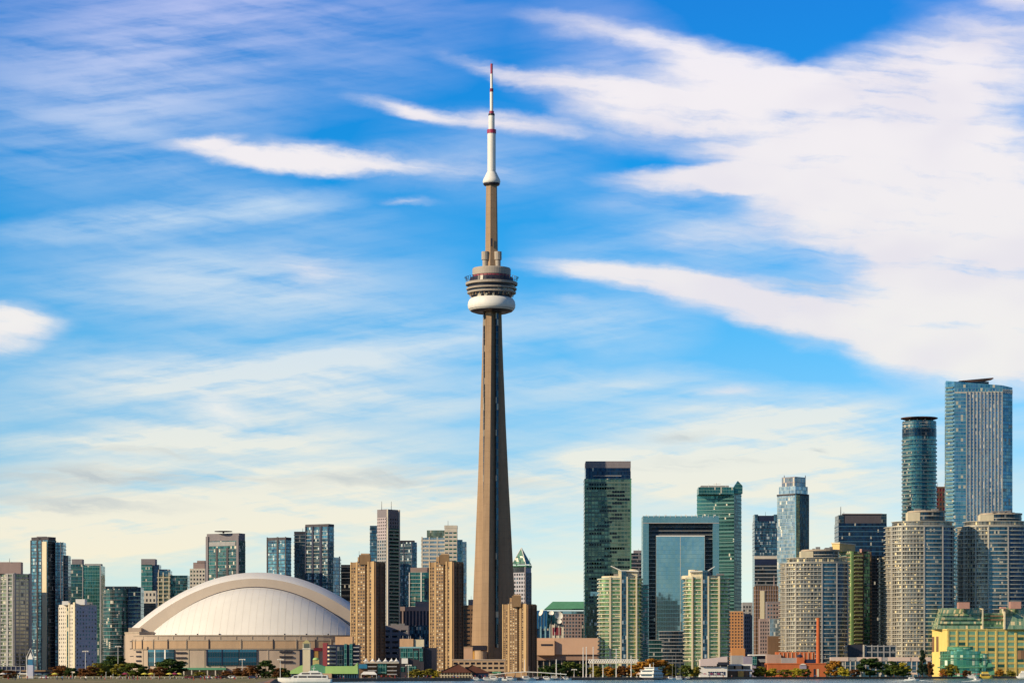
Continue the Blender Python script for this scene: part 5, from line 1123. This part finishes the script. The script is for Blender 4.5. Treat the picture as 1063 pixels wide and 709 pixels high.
for x, yt, lab in ((605.4, 672.5, 'leftmost white mast of the close trio on the quay'), (608.7, 672, 'middle white mast of the close trio on the quay'), (615.8, 672, 'rightmost white mast of the trio, left of the truss canopy'), (626, 691, 'shortest white mast under the truss canopy'), (639.7, 674, 'white mast rising through the middle of the truss canopy'), (655.2, 681, 'white mast at the right end of the truss canopy'), (577.5, 685, 'lone thin white mast right of the shortest brown tower')):
    pole(lab, x, yt, 703, shoreY(x)+18, .30, grp='white masts along the quay')
for x, yt, lab, Y in ((88.7, 675.5, 'tall floodlight mast in front of the white apartment block', 1380), (122.5, 670.5, 'tall floodlight mast left of the stadium wall', 1420), (291, 684, 'thin floodlight mast left of the white yacht', 1300), (251.5, 684, 'thin floodlight mast in front of the stadium windows', 1350)):
    pole(lab, x, yt, 704, Y, .16, 'lamp mast', True, 'floodlight masts on the western park')
for x, yt, lab in ((110, 698, 'short lamp post left of the pair on the lawn edge'), (117.3, 700, 'short lamp post right of the pair on the lawn edge'), (75, 697.5, 'short lamp post below the white apartment block'), (20.5, 698, 'short lamp post beside the far left pavilion'), (160, 699.5, 'short lamp post among the trees before the stadium corner'), (541, 698.5, 'short lamp post beside the marina canopy mast'), (424, 690, 'lamp post before the turquoise shop building'), (596, 694.5, 'lamp post with double arm left of the mast trio')):
    pole(lab, x, yt, 704, 1285 if x < 300 else shoreY(x)+6, .12, 'lamp post', x in (596, 424), 'short lamp posts')

# ================================================================ trees
def leafmat(name, c1, c2, c3):
    m, q = new_mat(name); oi = q.n('ShaderNodeObjectInfo').outputs['Random']; cc = q.n('ShaderNodeTexCoord').outputs['Object']
    n1 = q.noise(cc, .45, 4, .6); wn_ = q.n('ShaderNodeTexWhiteNoise', noise_dimensions='3D'); q.l(q.vm('FLOOR', q.vm('MULTIPLY', cc, (1.6, 1.6, 1.6))), wn_.inputs[0])
    f = q.m('ADD', q.m('MULTIPLY', n1, .7), q.m('MULTIPLY', wn_.outputs['Value'], .3))
    q.l(q.ramp(f, [(.30, c1), (.5, c2), (.72, c3)]), q.b.inputs['Base Color']); q.b.inputs['Roughness'].default_value = .7; q.b.inputs['Specular IOR Level'].default_value = .2
    q.b.inputs['Subsurface Weight'].default_value = 0; return m
LM = {'dark': leafmat('dark_leaves', (.012, .03, .008), (.03, .065, .012), (.08, .11, .02)), 'green': leafmat('green_leaves', (.03, .055, .01), (.085, .12, .018), (.20, .21, .03)),
      'olive': leafmat('olive_leaves', (.07, .07, .012), (.20, .18, .02), (.40, .32, .04)), 'yellow': leafmat('yellow_leaves', (.22, .19, .02), (.45, .37, .03), (.65, .52, .06)),
      'orange': leafmat('orange_leaves', (.13, .05, .01), (.40, .17, .02), (.62, .34, .04)), 'rust': leafmat('rust_leaves', (.05, .02, .01), (.15, .06, .02), (.28, .13, .03)), 'conifer': leafmat('conifer_needles', (.006, .018, .01), (.015, .035, .018), (.03, .06, .025))}
BARK = plain('bark', (.09, .06, .04), .9, .3, scale=2)
def crown_mesh(seed, n=2400, cone=False):
    """unit tree 10 m tall: clumps of small leaf faces around limb ends, with gaps between the clumps"""
    rn = random.Random(seed); mm = MB(); clumps = []
    if cone:
        for k in range(46):
            z = 1.2+8.6*rn.random(); r = (10.2-z)*.25*rn.uniform(.55, 1); a = rn.uniform(0, 6.28); clumps.append((r*math.cos(a), r*math.sin(a), z, .75, .45))
    else:
        for k in range(44):
            a = rn.uniform(0, 6.28); u = rn.random(); z = 1.3+7.8*rn.random(); env = math.sqrt(max(.05, 1-((z-4.8)/4.7)**2))*3.9
            r = env*math.sqrt(u)*rn.uniform(.75, 1.12); clumps.append((r*math.cos(a), r*math.sin(a), z+rn.uniform(-.3, .5), rn.uniform(.8, 1.45), rn.uniform(.55, .95)))
    for i in range(n):
        c = rn.choice(clumps); th = rn.uniform(0, 6.28); cz = rn.uniform(-1, 1); s_r = math.sqrt(1-cz*cz); rr = rn.uniform(.55, 1.05)
        p = Vector((c[0]+c[3]*rr*s_r*math.cos(th), c[1]+c[3]*rr*s_r*math.sin(th), c[2]+c[4]*rr*cz))
        if p.z < .5: continue
        nrm = (Vector((s_r*math.cos(th), s_r*math.sin(th), cz))+Vector([rn.uniform(-.7, .7) for _ in range(3)])).normalized()
        t = nrm.orthogonal().normalized(); t = Matrix.Rotation(rn.uniform(0, 6.28), 3, nrm) @ t; bt = nrm.cross(t); sz_ = rn.uniform(.20, .40)
        mm.face([p-t*sz_-bt*sz_*.6, p+t*sz_-bt*sz_*.5, p+t*sz_*.8+bt*sz_*.7, p-t*sz_*.7+bt*sz_*.6])
    return mm
def trunk_mesh(seed, cone=False):
    rn = random.Random(seed); mm = MB(); mm.tube((0, 0, 0), (.1, .05, 3.2), .26, .17, 7); 
    if cone: mm.tube((.1, .05, 3.2), (0, 0, 9.2), .17, .03, 6)
    else:
        for k in range(6):
            a = k*1.05+rn.uniform(-.3, .3); z0 = rn.uniform(2.0, 3.2); e = (2.1*math.cos(a), 2.1*math.sin(a), rn.uniform(4.6, 7.2)); mm.tube((.08, .04, z0), e, .11, .03, 5)
        mm.tube((.1, .05, 3.2), (0, 0, 8.2), .15, .03, 5)
    return mm
hold = bpy.data.collections.new('unused')
CM = []; TM = []
for sd_ in range(4):
    o = crown_mesh(sd_+11, 4200, sd_ == 3).build('crown', LM['green']); CM.append(o.data); bpy.data.objects.remove(o)
    o = trunk_mesh(sd_+5, sd_ == 3).build('trunk', BARK); TM.append(o.data); bpy.data.objects.remove(o)
def tree(label, x, yb, yt, w, kind, Y, grp='trees along the waterfront'):
    h_ = max(3.0, PZ(yt, Y)-GZ); wm_ = w/F*Y; k = 3 if kind == 'conifer' else random.randrange(3)
    t = empty('conifer_tree' if k == 3 else 'tree', (PX(x, Y), Y, GZ), label, 'tree', grp, random.uniform(0, 6.28))
    sc = (wm_/(7.6 if k != 3 else 4.6), wm_/(7.6 if k != 3 else 4.6), h_/9.6)
    for me, nm, mat in ((CM[k], 'crown', LM[kind]), (TM[k], 'trunk', BARK)):
        o = bpy.data.objects.new(nm, me); COL.objects.link(o); o.parent = t; o.scale = sc; o.material_slots[0].link = 'OBJECT'; o.material_slots[0].material = mat
TREES = [
 (9, 696.5, 17, 'rust', 1300, 'rust and green tree left of the far left pavilion'), (-6, 694, 20, 'dark', 1380, 'dark tree cut by the left edge of the picture'),
 (64, 691.5, 20, 'rust', 1330, 'round rust brown tree left of the white apartment block foot'), (74, 694, 12, 'dark', 1320, 'small dark tree touching the round rust tree'),
 (90, 692, 20, 'rust', 1350, 'rust tree below the shaded side of the white apartment block'), (101, 688.5, 20, 'olive', 1400, 'yellow olive tree right of the rust one, under the white block corner'),
 (113, 689.5, 18, 'green', 1410, 'green tree before the teal rounded tower'), (119, 682.5, 22, 'dark', 1700, 'dark tree behind the green ones before the teal rounded tower'), (126, 690, 18, 'olive', 1380, 'olive tree just left of the stadium corner'),
 (138, 689, 20, 'green', 1370, 'green tree under the stadium west corner'), (150, 691.5, 17, 'dark', 1390, 'dark tree below the stadium corner louvres'), (163, 692.5, 17, 'rust', 1350, 'rust tree before the left stadium windows'),
 (178, 684.5, 26, 'dark', 1360, 'biggest dark green tree before the left stadium windows'), (169, 690, 14, 'green', 1500, 'green tree tucked left behind the biggest dark tree'),
 (250, 693.5, 16, 'rust', 1350, 'rust tree below the wide stadium window'), (261, 691, 18, 'rust', 1380, 'second rust tree below the wide stadium window'), (276, 686.5, 15, 'dark', 1380, 'dark tree right of the wide stadium window'), (288, 694, 12, 'rust', 1420, 'small rust tree left of the yacht mast'), (296, 693.5, 12, 'dark', 1500, 'small dark tree left of the lime roof'), (236, 697, 12, 'rust', 1330, 'low rust tree at the right end of the stadium canopy'), (208, 697.5, 11, 'olive', 1330, 'low olive tree under the stadium canopy'),
 (379, 698, 9, 'dark', 1420, 'small dark tree at the left foot of the dark terraces'), (432, 694.8, 16, 'olive', 1360, 'olive tree before the turquoise shop building'), (443, 694.5, 16, 'olive', 1370, 'olive tree left of the second brown tower foot'), (452, 696.5, 10, 'yellow', 1380, 'small yellow tree at the second brown tower foot'),
 (566, 691, 16, 'dark', 1600, 'dark tree right of the shortest brown tower foot'), (579, 690, 18, 'dark', 1640, 'dark tree below the beige hall slot'), (591, 688, 18, 'green', 1650, 'green tree left of the mast trio'), (603, 690, 16, 'green', 1660, 'green tree behind the mast trio'), (618, 692, 16, 'olive', 1680, 'olive tree right behind the mast trio'),
 (631, 692.5, 16, 'orange', 1700, 'orange tree under the truss canopy left of its middle mast'), (645, 692, 16, 'rust', 1700, 'rust tree under the middle of the truss canopy'), (658, 691, 16, 'orange', 1700, 'orange tree at the right end of the truss canopy'), (671, 684, 25, 'orange', 1760, 'large orange tree rising behind the white steamer'), (686, 686, 16, 'orange', 1770, 'orange tree right behind the white steamer'), (697, 690, 12, 'olive', 1780, 'small olive tree between steamer and right white condominium'),
 (712, 691.5, 14, 'green', 1740, 'green tree at the left foot of the right white condominium'), (722, 692.5, 12, 'olive', 1750, 'olive tree left of the white restaurant'),
 (788, 692, 15, 'olive', 1850, 'olive tree left of the brick powerhouse'), (801, 694, 13, 'yellow', 1860, 'yellow tree at the left end of the brick powerhouse'), (815, 695.5, 12, 'olive', 1860, 'second tree before the brick powerhouse'), (827, 694, 13, 'yellow', 1860, 'yellow tree in the middle of the brick front'), (836, 695, 11, 'olive', 1865, 'olive tree left of the tall brick windows'),
 (867, 687, 16, 'orange', 1920, 'orange and gold tree right of the brick powerhouse'), (876, 692.5, 12, 'yellow', 1910, 'yellow tree right of the gold one beside powerhouse'), (860, 689, 8, 'dark', 1940, 'narrow dark tree touching the right end of the powerhouse'), (887, 695.5, 12, 'rust', 1940, 'low rust tree left of the largest dark tree'),
 (903, 684.5, 25, 'dark', 1950, 'largest round dark green tree before the cream podium'), (925, 686.5, 19, 'dark', 1980, 'dark green tree left of the yellow tree by the podium'), (938, 688, 15, 'yellow', 1985, 'yellow tree before the tallest round condominium'), (932, 690, 14, 'green', 1975, 'green tree wedged between dark and yellow trees'),
 (957.5, 676.5, 11, 'conifer', 2020, 'dark narrow conifer left of the yellow terminal'), (965, 688, 8, 'rust', 2040, 'slim rust tree touching the yellow terminal corner'), (988, 690, 13, 'olive', 2080, 'olive tree before the green glass pavilion'), (979, 695, 9, 'orange', 2080, 'small orange tree left of the olive one at the pavilion'), (1003, 696, 9, 'rust', 2080, 'low rust tree right of the olive one at the pavilion'), (1038, 695, 10, 'orange', 2090, 'low orange tree before the terminal arcade'), (1050, 696, 9, 'olive', 2090, 'low olive tree at the right part of the terminal arcade'),
]
for x, yt, w, kind, Y, lab in TREES: tree(lab, x, 0, yt-.6, w*(1.18 if x < 300 else 1.08), kind, Y)
# low hedge line behind the lawn
hm = MB(); rn = random.Random(3)
for i in range(5200):
    x = PX(rn.uniform(-10, 300), 1470); y = 1470+rn.uniform(-2, 2); z = GZ+rn.uniform(.1, 2.2)*rn.uniform(.6, 1); s1 = .3
    p = Vector((x, y, z)); t = Vector([rn.uniform(-1, 1) for _ in range(3)]).normalized(); bt = t.orthogonal().normalized(); hm.face([p-t*s1, p-bt*s1, p+t*s1, p+bt*s1])
o = hm.build('hedge', LM['green']); tag(o, 'long low green hedge line behind the western lawn', 'hedge', kind='stuff')

# ================================================================ boats
def hull_mesh(L, B, H, bow=.35, sec=9):
    mm = MB(); rows = []
    for i in range(sec+1):
        t = i/sec; w = B/2*(1-max(0, (t-(1-bow))/bow)**2*.97) if t > 1-bow else B/2*(.86+.14*min(1, t/.3)); sh = H*(1+.28*t*t); rk = L*.07*max(0, t-.6)
        x = -L/2+L*t; rows.append([(x-rk*0, -w*.72, -.3), (x+rk*.6, -w, H*.45), (x+rk, -w, sh), (x+rk, w, sh), (x+rk*.6, w, H*.45), (x, w*.72, -.3)])
    for a, c in zip(rows, rows[1:]):
        for j in range(5): mm.face([a[j], c[j], c[j+1], a[j+1]][::-1])
    mm.face(rows[0]); mm.face(rows[-1][::-1]); return mm
def boat_at(name, label, cat, x, Y, rz=0, grp=None): return empty(name, (PX(x, Y), Y, 0), label, cat, grp, rz)
YB = 960
o = boat_at('motor_yacht', 'large white motor yacht with dark window bands, below the cream clock tower', 'yacht', 317, YB, math.pi)
mm = hull_mesh(19.6, 4.6, 1.75, .42, 14); mm.build('hull', WHITE, o)
def deck(xa, xb, w, z0, z1, rake, mat, nm, par):
    mm = MB(); A = [(xa, -w/2, z0), (xb, -w/2, z0), (xb, w/2, z0), (xa, w/2, z0)]; B_ = [(xa+.2, -w/2+.15, z1), (xb-rake, -w/2+.15, z1), (xb-rake, w/2-.15, z1), (xa+.2, w/2-.15, z1)]
    mm.face(A[::-1]); mm.face(B_)
    for i in range(4): j = (i+1) % 4; mm.face([A[i], A[j], B_[j], B_[i]])
    return mm.build(nm, mat, par)
deck(-8.5, 5.8, 3.9, 1.8, 3.15, 1.8, WHITE, 'cabin', o); deck(-6.2, 2.8, 3.4, 3.2, 4.2, 1.4, WHITE, 'upper_cabin', o); deck(-6.8, 3.2, 3.8, 3.15, 3.32, .2, WHITE, 'deck_roof', o)
for xa, xb in ((-7.8, -6.4), (-6.0, -1.0), (-.6, 2.4), (2.9, 4.2)): mm = MB(); mm.box(xa, xb, -1.99, -1.9, 2.25, 2.85); mm.box(xa, xb, 1.9, 1.99, 2.25, 2.85); mm.build('window', PODD, o)
for xa, xb in ((-5.6, -2.2), (-1.7, 1.2)): mm = MB(); mm.box(xa, xb, -1.74, -1.66, 3.5, 3.95); mm.box(xa, xb, 1.66, 1.74, 3.5, 3.95); mm.build('window', PODD, o)
deck(-5.0, -1.0, 2.8, 4.25, 4.8, .6, WHITE, 'fly_bridge', o); mm = MB(); mm.tube((-3, 0, 4.6), (-3.3, 0, 6.6), .09); mm.tube((-3.8, 0, 5.6), (-2.4, 0, 5.6), .06); mm.build('radar_mast', WHITE, o); mm = MB(); mm.box(-9.6, 9, -2.28, -2.2, 2.25, 2.31); mm.build('handrail', WHITE, o)
mm = MB(); mm.box(-9.9, -9.2, -2.0, 2.0, .2, 1.6); mm.build('stern_panel', plain('boat_blue', (.10, .22, .36), .4), o)
# white steamer seen from astern
Ys = shoreY(677)-9
o = boat_at('paddle_steamer', 'white three deck steamer with black hull moored before the orange trees', 'passenger boat', 677, Ys, R(70))
mm = hull_mesh(26, 9.6, 1.5, .3, 10); mm.build('hull', PODD, o)
for i, (z0, z1, w, l) in enumerate(((1.5, 3.7, 9.2, 22), (4.1, 6.0, 8.8, 19), (6.4, 7.6, 6.4, 10))):
    deck(-l/2-1.4, l/2-2, w, z0, z1, .3, WHITE, 'cabin', o); deck(-l/2-2, l/2-1.5, w+.7, z1, z1+.35, .1, WHITE, 'deck_roof', o)
    for s1 in (-1, 1):
        for k in range(5): mm = MB(); mm.box(-l/2+k*l/5.5, -l/2+k*l/5.5+l/9, s1*w/2-.1, s1*w/2+.06, z0+.8, z1-.4); mm.build('window', PODD, o)
    mm = MB(); mm.box(-l/2-1.5, -l/2-1.3, -w*.38, w*.38, z0+.9, z1-.5); mm.build('stern_window', BLUEGL, o)
mm = MB(); mm.tube((0, 1.4, 7.8), (0, 1.4, 10), .4); mm.build('funnel', WHITE, o); mm = MB(); mm.tube((3, 0, 7.8), (3, 0, 11), .1); mm.build('flag_mast', WHITE, o)
# small motorboats
def motorboat(label, x, Y, L=7, rz=0, grp='small moored motorboats', col=None, flag=False):
    o = boat_at('motorboat', label, 'motorboat', x, Y, rz, grp); B = L*.33
    if not hasattr(motorboat, 'h'):
        mm = hull_mesh(7, 2.3, .95, .4, 8); motorboat.h = mm.build('hull', WHITE, o); mm = MB(); A = MB()
        motorboat.c = deck(-1.6, 1.6, 1.7, 1.0, 2.0, .7, WHITE, 'cabin', o); mm = MB(); mm.box(-1.2, .8, -.86, -.78, 1.35, 1.75); mm.box(-1.2, .8, .78, .86, 1.35, 1.75); motorboat.w = mm.build('window', PODD, o)
        for q_ in (motorboat.h, motorboat.c, motorboat.w): q_.scale = (L/7,)*3
    else:
        for q_ in (motorboat.h, motorboat.c, motorboat.w): link_copy(q_, o, (0, 0, 0), col if q_ is motorboat.h else None, (L/7,)*3)
    return o
for x, L, rz, lab in ((494, 7, .2, 'small white motorboat moored right of the boathouse'), (504, 7, 3.3, 'white motorboat at the left tip of the marina canopy'), (512, 9, .1, 'larger white motorboat under the left wing of the marina canopy'), (520, 7, 3.0, 'white motorboat below the green garage awning'), (529, 8, .2, 'white motorboat left of the marina canopy mast'), (546, 9, .3, 'white cabin boat at the foot of the marina canopy mast'), (556, 7, 3.2, 'dark hulled motorboat right of the marina canopy mast'), (567, 8, .1, 'white motorboat under the right wing of the marina canopy'), (575, 9, 3.1, 'white cabin boat near the right end of the marina canopy'), (587, 7, .2, 'white motorboat at the right tip of the marina canopy'), (696, 7, .3, 'small white boat just right of the steamer'), (704, 8, 3.3, 'dark hulled boat right of the steamer below bare masts'), (714, 6, .1, 'small dark boat at the quay below the green condominium tree')):
    motorboat(lab, x, shoreY(x)-5, L, rz, col=(NAVY if 'dark' in lab else None))
foam = plain('foam', (.75, .80, .80), .6, .15)
def wake(x, Y, L, sgn):
    mm = MB(); rn = random.Random(int(x))
    for k in range(90):
        t = rn.random(); cx_ = sgn*(L*t); s1 = rn.uniform(.15, .5)*(1.2-t*.7); yy_ = rn.uniform(-1, 1)*(.6+1.6*t); zz = rn.uniform(.0, .55)*(1-t)**1.5+.03
        mm.prism([(cx_-s1*2, yy_-s1*.5), (cx_+s1*2, yy_-s1*.4), (cx_+s1*1.6, yy_+s1*.5), (cx_-s1*1.7, yy_+s1*.5)], zz-.03, zz+.16*(1-t)+.04)
    o = mm.build('foam', foam, loc=(PX(x, Y), Y, 0)); tag(o, 'white foam wake trailing behind a small boat on the water', 'foam', kind='stuff')
Y1 = EYE*F/(706.7-HY)
motorboat('white and red motorboat with passengers crossing before the tallest condominium', 946.5, Y1, 7, .05, 'motorboats under way'); motorboat('white speedboat throwing spray before the yellow terminal', 1015, EYE*F/(707-HY), 5, .2, 'motorboats under way')
wake(945, Y1-1, 9, -1); wake(950, Y1+1, 10, 1); wake(1014, EYE*F/(707-HY), 7, -1)
mm = MB(); mm.prism([(-.2, 0), (1.6, 0), (1.6, .05), (-.2, .05)], .5, 2.6, True, True, taper=[(-.15, 0), (-.05, 0), (-.05, .05), (-.15, .05)]); o = mm.build('small_sail', WHITE, loc=(PX(1017, 1240), 1255, 0)); tag(o, 'tiny white sail beside the speedboat', 'sail')
# yellow water taxi and white tour boat at right
def ferry(name, label, x, L, H, mat, Y, rz):
    o = boat_at(name, label, 'passenger boat', x, Y, rz); mm = hull_mesh(L, L*.3, 1.5, .3, 8); mm.build('hull', mat, o); deck(-L*.42, L*.32, L*.26, 1.5, 1.5+H*.45, .8, mat, 'cabin', o); deck(-L*.3, L*.2, L*.24, 1.6+H*.45, 1.5+H*.8, .8, mat, 'upper_cabin', o)
    for k in range(6): mm = MB(); xa = -L*.38+k*L*.11; mm.box(xa, xa+L*.07, -L*.135, -L*.12, 2.0, 1.2+H*.42); mm.build('window', PODD, o)
    deck(-L*.44, L*.3, L*.3, 1.5+H*.45, 1.65+H*.45, .2, WHITE, 'deck_roof', o)
ferry('water_taxi', 'yellow two deck water taxi moored before the yellow terminal', 1023.5, 11, 5, plain('taxi_yellow', (.75, .52, .08), .5), shoreY(1023)-6, .1)
ferry('tour_boat', 'white tour boat cut by the right edge before the terminal', 1063, 14, 6, WHITE, shoreY(1060)-8, math.pi)
ferry('tour_boat', 'long low white boat left of the yellow water taxi', 1008, 12, 2.4, WHITE, shoreY(1010)-7, 0)
# sailing boats
for x, yt, lab in ((698, 680, 'moored sailboat with tall bare mast right of the steamer'), (701.5, 677, 'moored sailboat with the tallest bare mast before the framed glass block'), (706, 684, 'moored sailboat mast at the left edge of the right white condominium'), (549, 691, 'moored sailboat right of the marina canopy mast')):
    Y = shoreY(x)-6; o = boat_at('sailboat', lab, 'sailboat', x, Y, random.uniform(-.3, .3), 'moored sailboats'); mm = hull_mesh(8, 2.4, .9, .5, 8); mm.build('hull', WHITE, o); hz = PZ(yt, Y); mm = MB(); mm.tube((0, 0, .8), (0, 0, hz), .10, .06, 6); mm.build('mast', SLABG, o); mm = MB(); mm.tube((0, 0, 1.8), (-3.2, 0, 1.9), .14, n=6); mm.build('boom', NAVY, o)

# ================================================================ people, umbrellas, cars, small things
def person_mesh():
    me = bpy.data.meshes.new('person_skeleton')
    v = [(0, 0, .95), (0, 0, 1.22), (0, 0, 1.45), (0, 0, 1.55), (0, -.01, 1.70), (-.2, 0, 1.42), (-.25, .02, 1.14), (-.24, -.06, .9), (.2, 0, 1.42), (.25, .02, 1.14), (.24, -.06, .9), (-.1, 0, .9), (-.11, -.03, .5), (-.12, .02, .06), (-.12, -.14, .04), (.1, 0, .9), (.12, .03, .5), (.12, .06, .06), (.12, -.1, .04)]
    e = [(0, 1), (1, 2), (2, 3), (3, 4), (2, 5), (5, 6), (6, 7), (2, 8), (8, 9), (9, 10), (0, 11), (11, 12), (12, 13), (13, 14), (0, 15), (15, 16), (16, 17), (17, 18)]
    r = [.15, .15, .15, .06, .11, .07, .05, .035, .07, .05, .035, .1, .07, .05, .04, .1, .07, .05, .04]
    me.from_pydata(v, e, []); o = bpy.data.objects.new('p', me); COL.objects.link(o); md = o.modifiers.new('s', 'SKIN'); sv = me.skin_vertices[0].data
    for i, rr in enumerate(r): sv[i].radius = (rr, rr*.75)
    sv[0].use_root = True; dg = bpy.context.evaluated_depsgraph_get(); m2 = bpy.data.meshes.new_from_object(o.evaluated_get(dg)); bpy.data.objects.remove(o)
    m2.name = 'person'; return m2
PM = person_mesh(); cl = [plain('cloth_'+n, c, .9, .1) for n, c in (('navy', (.03, .05, .12)), ('red', (.45, .05, .04)), ('white', (.7, .7, .68)), ('black', (.02, .02, .02)), ('tan', (.35, .24, .15)), ('blue', (.08, .2, .4)), ('maroon', (.2, .04, .06)))]
SKIN = plain('skin', (.42, .25, .17), .7, .05)
PM.materials.clear(); PM.materials.append(cl[0]); PM.materials.append(cl[3]); PM.materials.append(SKIN)
for pl_ in PM.polygons:
    z = pl_.center.z; pl_.material_index = 2 if z > 1.5 else (1 if z < .92 else 0)
rn = random.Random(21)
def person(x, Y, lab, grp, m=None):
    o = bpy.data.objects.new('person', PM); COL.objects.link(o); o.location = (PX(x, Y), Y, GZ+.01); o.rotation_euler.z = rn.uniform(0, 6.28); s1 = rn.uniform(.92, 1.06); o.scale = (s1, s1, s1)
    for k, mt in ((0, rn.choice(cl)), (1, rn.choice(cl[:2]+[cl[3]]))): o.material_slots[k].link = 'OBJECT'; o.material_slots[k].material = mt
    tag(o, lab, 'person', grp)
for k in range(60): person(rn.uniform(2, 280), rn.uniform(900, 1270), 'tiny person standing on the western lawn in the lower left', 'people on the western lawn')
for k in range(46): x = rn.uniform(350, 600); person(x, shoreY(x)+rn.uniform(3, 16), 'tiny person on the quay between the clock tower and the mast trio', 'people on the middle quay')
for k in range(44): x = rn.uniform(720, 1062); person(x, shoreY(x)+rn.uniform(3, 16), 'tiny person on the quay between the white restaurant and yellow terminal', 'people on the eastern quay')
def umbrella(x, Y, mat, lab, grp, r=1.7):
    o = empty('sun_umbrella', (PX(x, Y), Y, GZ), lab, 'umbrella', grp)
    mm = MB(); mm.lathe([(r, 2.2), (r*.5, 2.65), (.03, 2.9)], 8); mm.lathe([(.03, 2.86), (r*.5, 2.6), (r, 2.16)], 8); mm.build('canopy', mat, o); mm = MB(); mm.tube((0, 0, 0), (0, 0, 2.85), .04); mm.build('pole', WHITE, o)
UY = plain('umbrella_yellow', (.72, .62, .10), .8); UM = plain('umbrella_maroon', (.34, .04, .10), .8); UW = plain('umbrella_white', (.75, .72, .66), .8)
for x, mt, Y in ((150, UY, 1150), (157, UY, 1120), (176, UY, 1120), (181, UM, 1130), (186, UY, 1140), (57, UY, 1150), (3, UW, 1150), (130, UM, 1180)):
    umbrella(x, Y, mt, {UY: 'yellow sun umbrella on the western lawn', UM: 'maroon sun umbrella on the western lawn', UW: 'white sun umbrella at the extreme left of the lawn'}[mt], {UY: 'yellow umbrellas on the lawn', UM: 'maroon umbrellas on the lawn', UW: 'white umbrellas'}[mt])
for k in range(11): x = 976+k*4.0; umbrella(x, shoreY(x)+12+(k % 2)*6, plain('umbrella_red', (.40, .05, .05), .8), 'dark red cafe umbrella before the green glass pavilion', 'red cafe umbrellas at the terminal', 2.3)
for k in range(7): x = 728+k*3.6; umbrella(x, shoreY(x)+9, UM if k % 2 else UW, ('maroon' if k % 2 else 'white')+' cafe umbrella before the white restaurant', ('maroon' if k % 2 else 'white')+' cafe umbrellas at the restaurant', 1.8)
for x, lab in ((806, 'low white marquee before the brick powerhouse'), (947, 'pale kiosk tent left of the conifer'), (383, 'white kiosk at the foot of the dark terraces'), (667, 'white kiosk tent left of the steamer')):
    Y = shoreY(x)+12; o = empty('market_tent', (PX(x, Y), Y, GZ), lab, 'tent'); mm = MB(); mm.prism([(-4, -2.5), (4, -2.5), (4, 2.5), (-4, 2.5)], 2.1, 3.5, True, True, taper=[(-2.6, -.3), (2.6, -.3), (2.6, .3), (-2.6, .3)]); mm.build('canopy', plain('tent_buff', (.66, .48, .36), .8) if x != 383 else WHITE, o)
    for sx_ in (-3.8, 3.8):
        for sy_ in (-2.3, 2.3): mm = MB(); mm.tube((sx_, sy_, 0), (sx_, sy_, 2.15), .07, n=5); mm.build('post', WHITE, o)
# white railing beyond the lawn
o = empty('white_railing', (PX(90, 1300), 1300, GZ), 'long low white railing along the back of the western lawn', 'railing')
mm = MB(); mm.box(-45, 85, 0, .12, .75, .98); mm.build('rail', plain('rail_cream', (.74, .70, .50), .6, .2), o); mm = MB(); mm.box(-.1, .1, 0, .2, 0, .98); p0 = mm.build('post', WHITE, o, loc=(-45, 0, 0))
for k in range(1, 44): link_copy(p0, o, (-45+k*3, 0, 0))
# cars parked by the stadium canopy
def car_mesh():
    mm = MB(); prof_ = [(-2.2, .35), (2.2, .35), (2.25, .8), (1.3, .95), (.7, 1.42), (-1.0, 1.45), (-1.8, .98), (-2.2, .9)]
    A = [(x, -.88, z) for x, z in prof_]; B_ = [(x, .88, z) for x, z in prof_]; mm.face(A); mm.face(B_[::-1]); n = len(A)
    for i in range(n): j = (i+1) % n; mm.face([A[j], A[i], B_[i], B_[j]])
    return mm
cbody = None
for k, (x, c, lab) in enumerate(((196, 'maroon', 'maroon car parked at the left end of the stadium canopy'), (205, 'black', 'black car parked under the left part of the stadium canopy'), (216, 'white', 'white car parked under the middle of the stadium canopy'), (228, 'red', 'red car parked under the right part of the stadium canopy'), (240, 'white', 'white car parked right of the stadium canopy'), (262, 'navy', 'navy car parked below the wide stadium window'), (46, 'white', 'white car beside the far left pavilion'), (232.5, 'black', 'black car left of the white one, right of the canopy'))):
    Y = 1290; o = empty('parked_car', (PX(x, Y), Y, GZ), lab, 'car', 'cars parked behind the western lawn'); mt = MATS['cloth_'+c]
    if cbody is None:
        cbody = car_mesh().build('body', mt, o); mm = MB(); mm.box(-1.1, .75, -.9, -.86, .98, 1.32); mm.box(-1.1, .75, .86, .9, .98, 1.32); cw_ = mm.build('window', PODD, o); wh = []
        for sx_ in (-1.4, 1.4):
            for sy_ in (-.8, .8): mm = MB(); mm.tube((sx_, sy_-.1, .33), (sx_, sy_+.1, .33), .33, n=12); wh.append(mm.build('wheel', PODD, o))
    else:
        link_copy(cbody, o, mat=mt); link_copy(cw_, o)
        for q_ in wh: link_copy(q_, o)
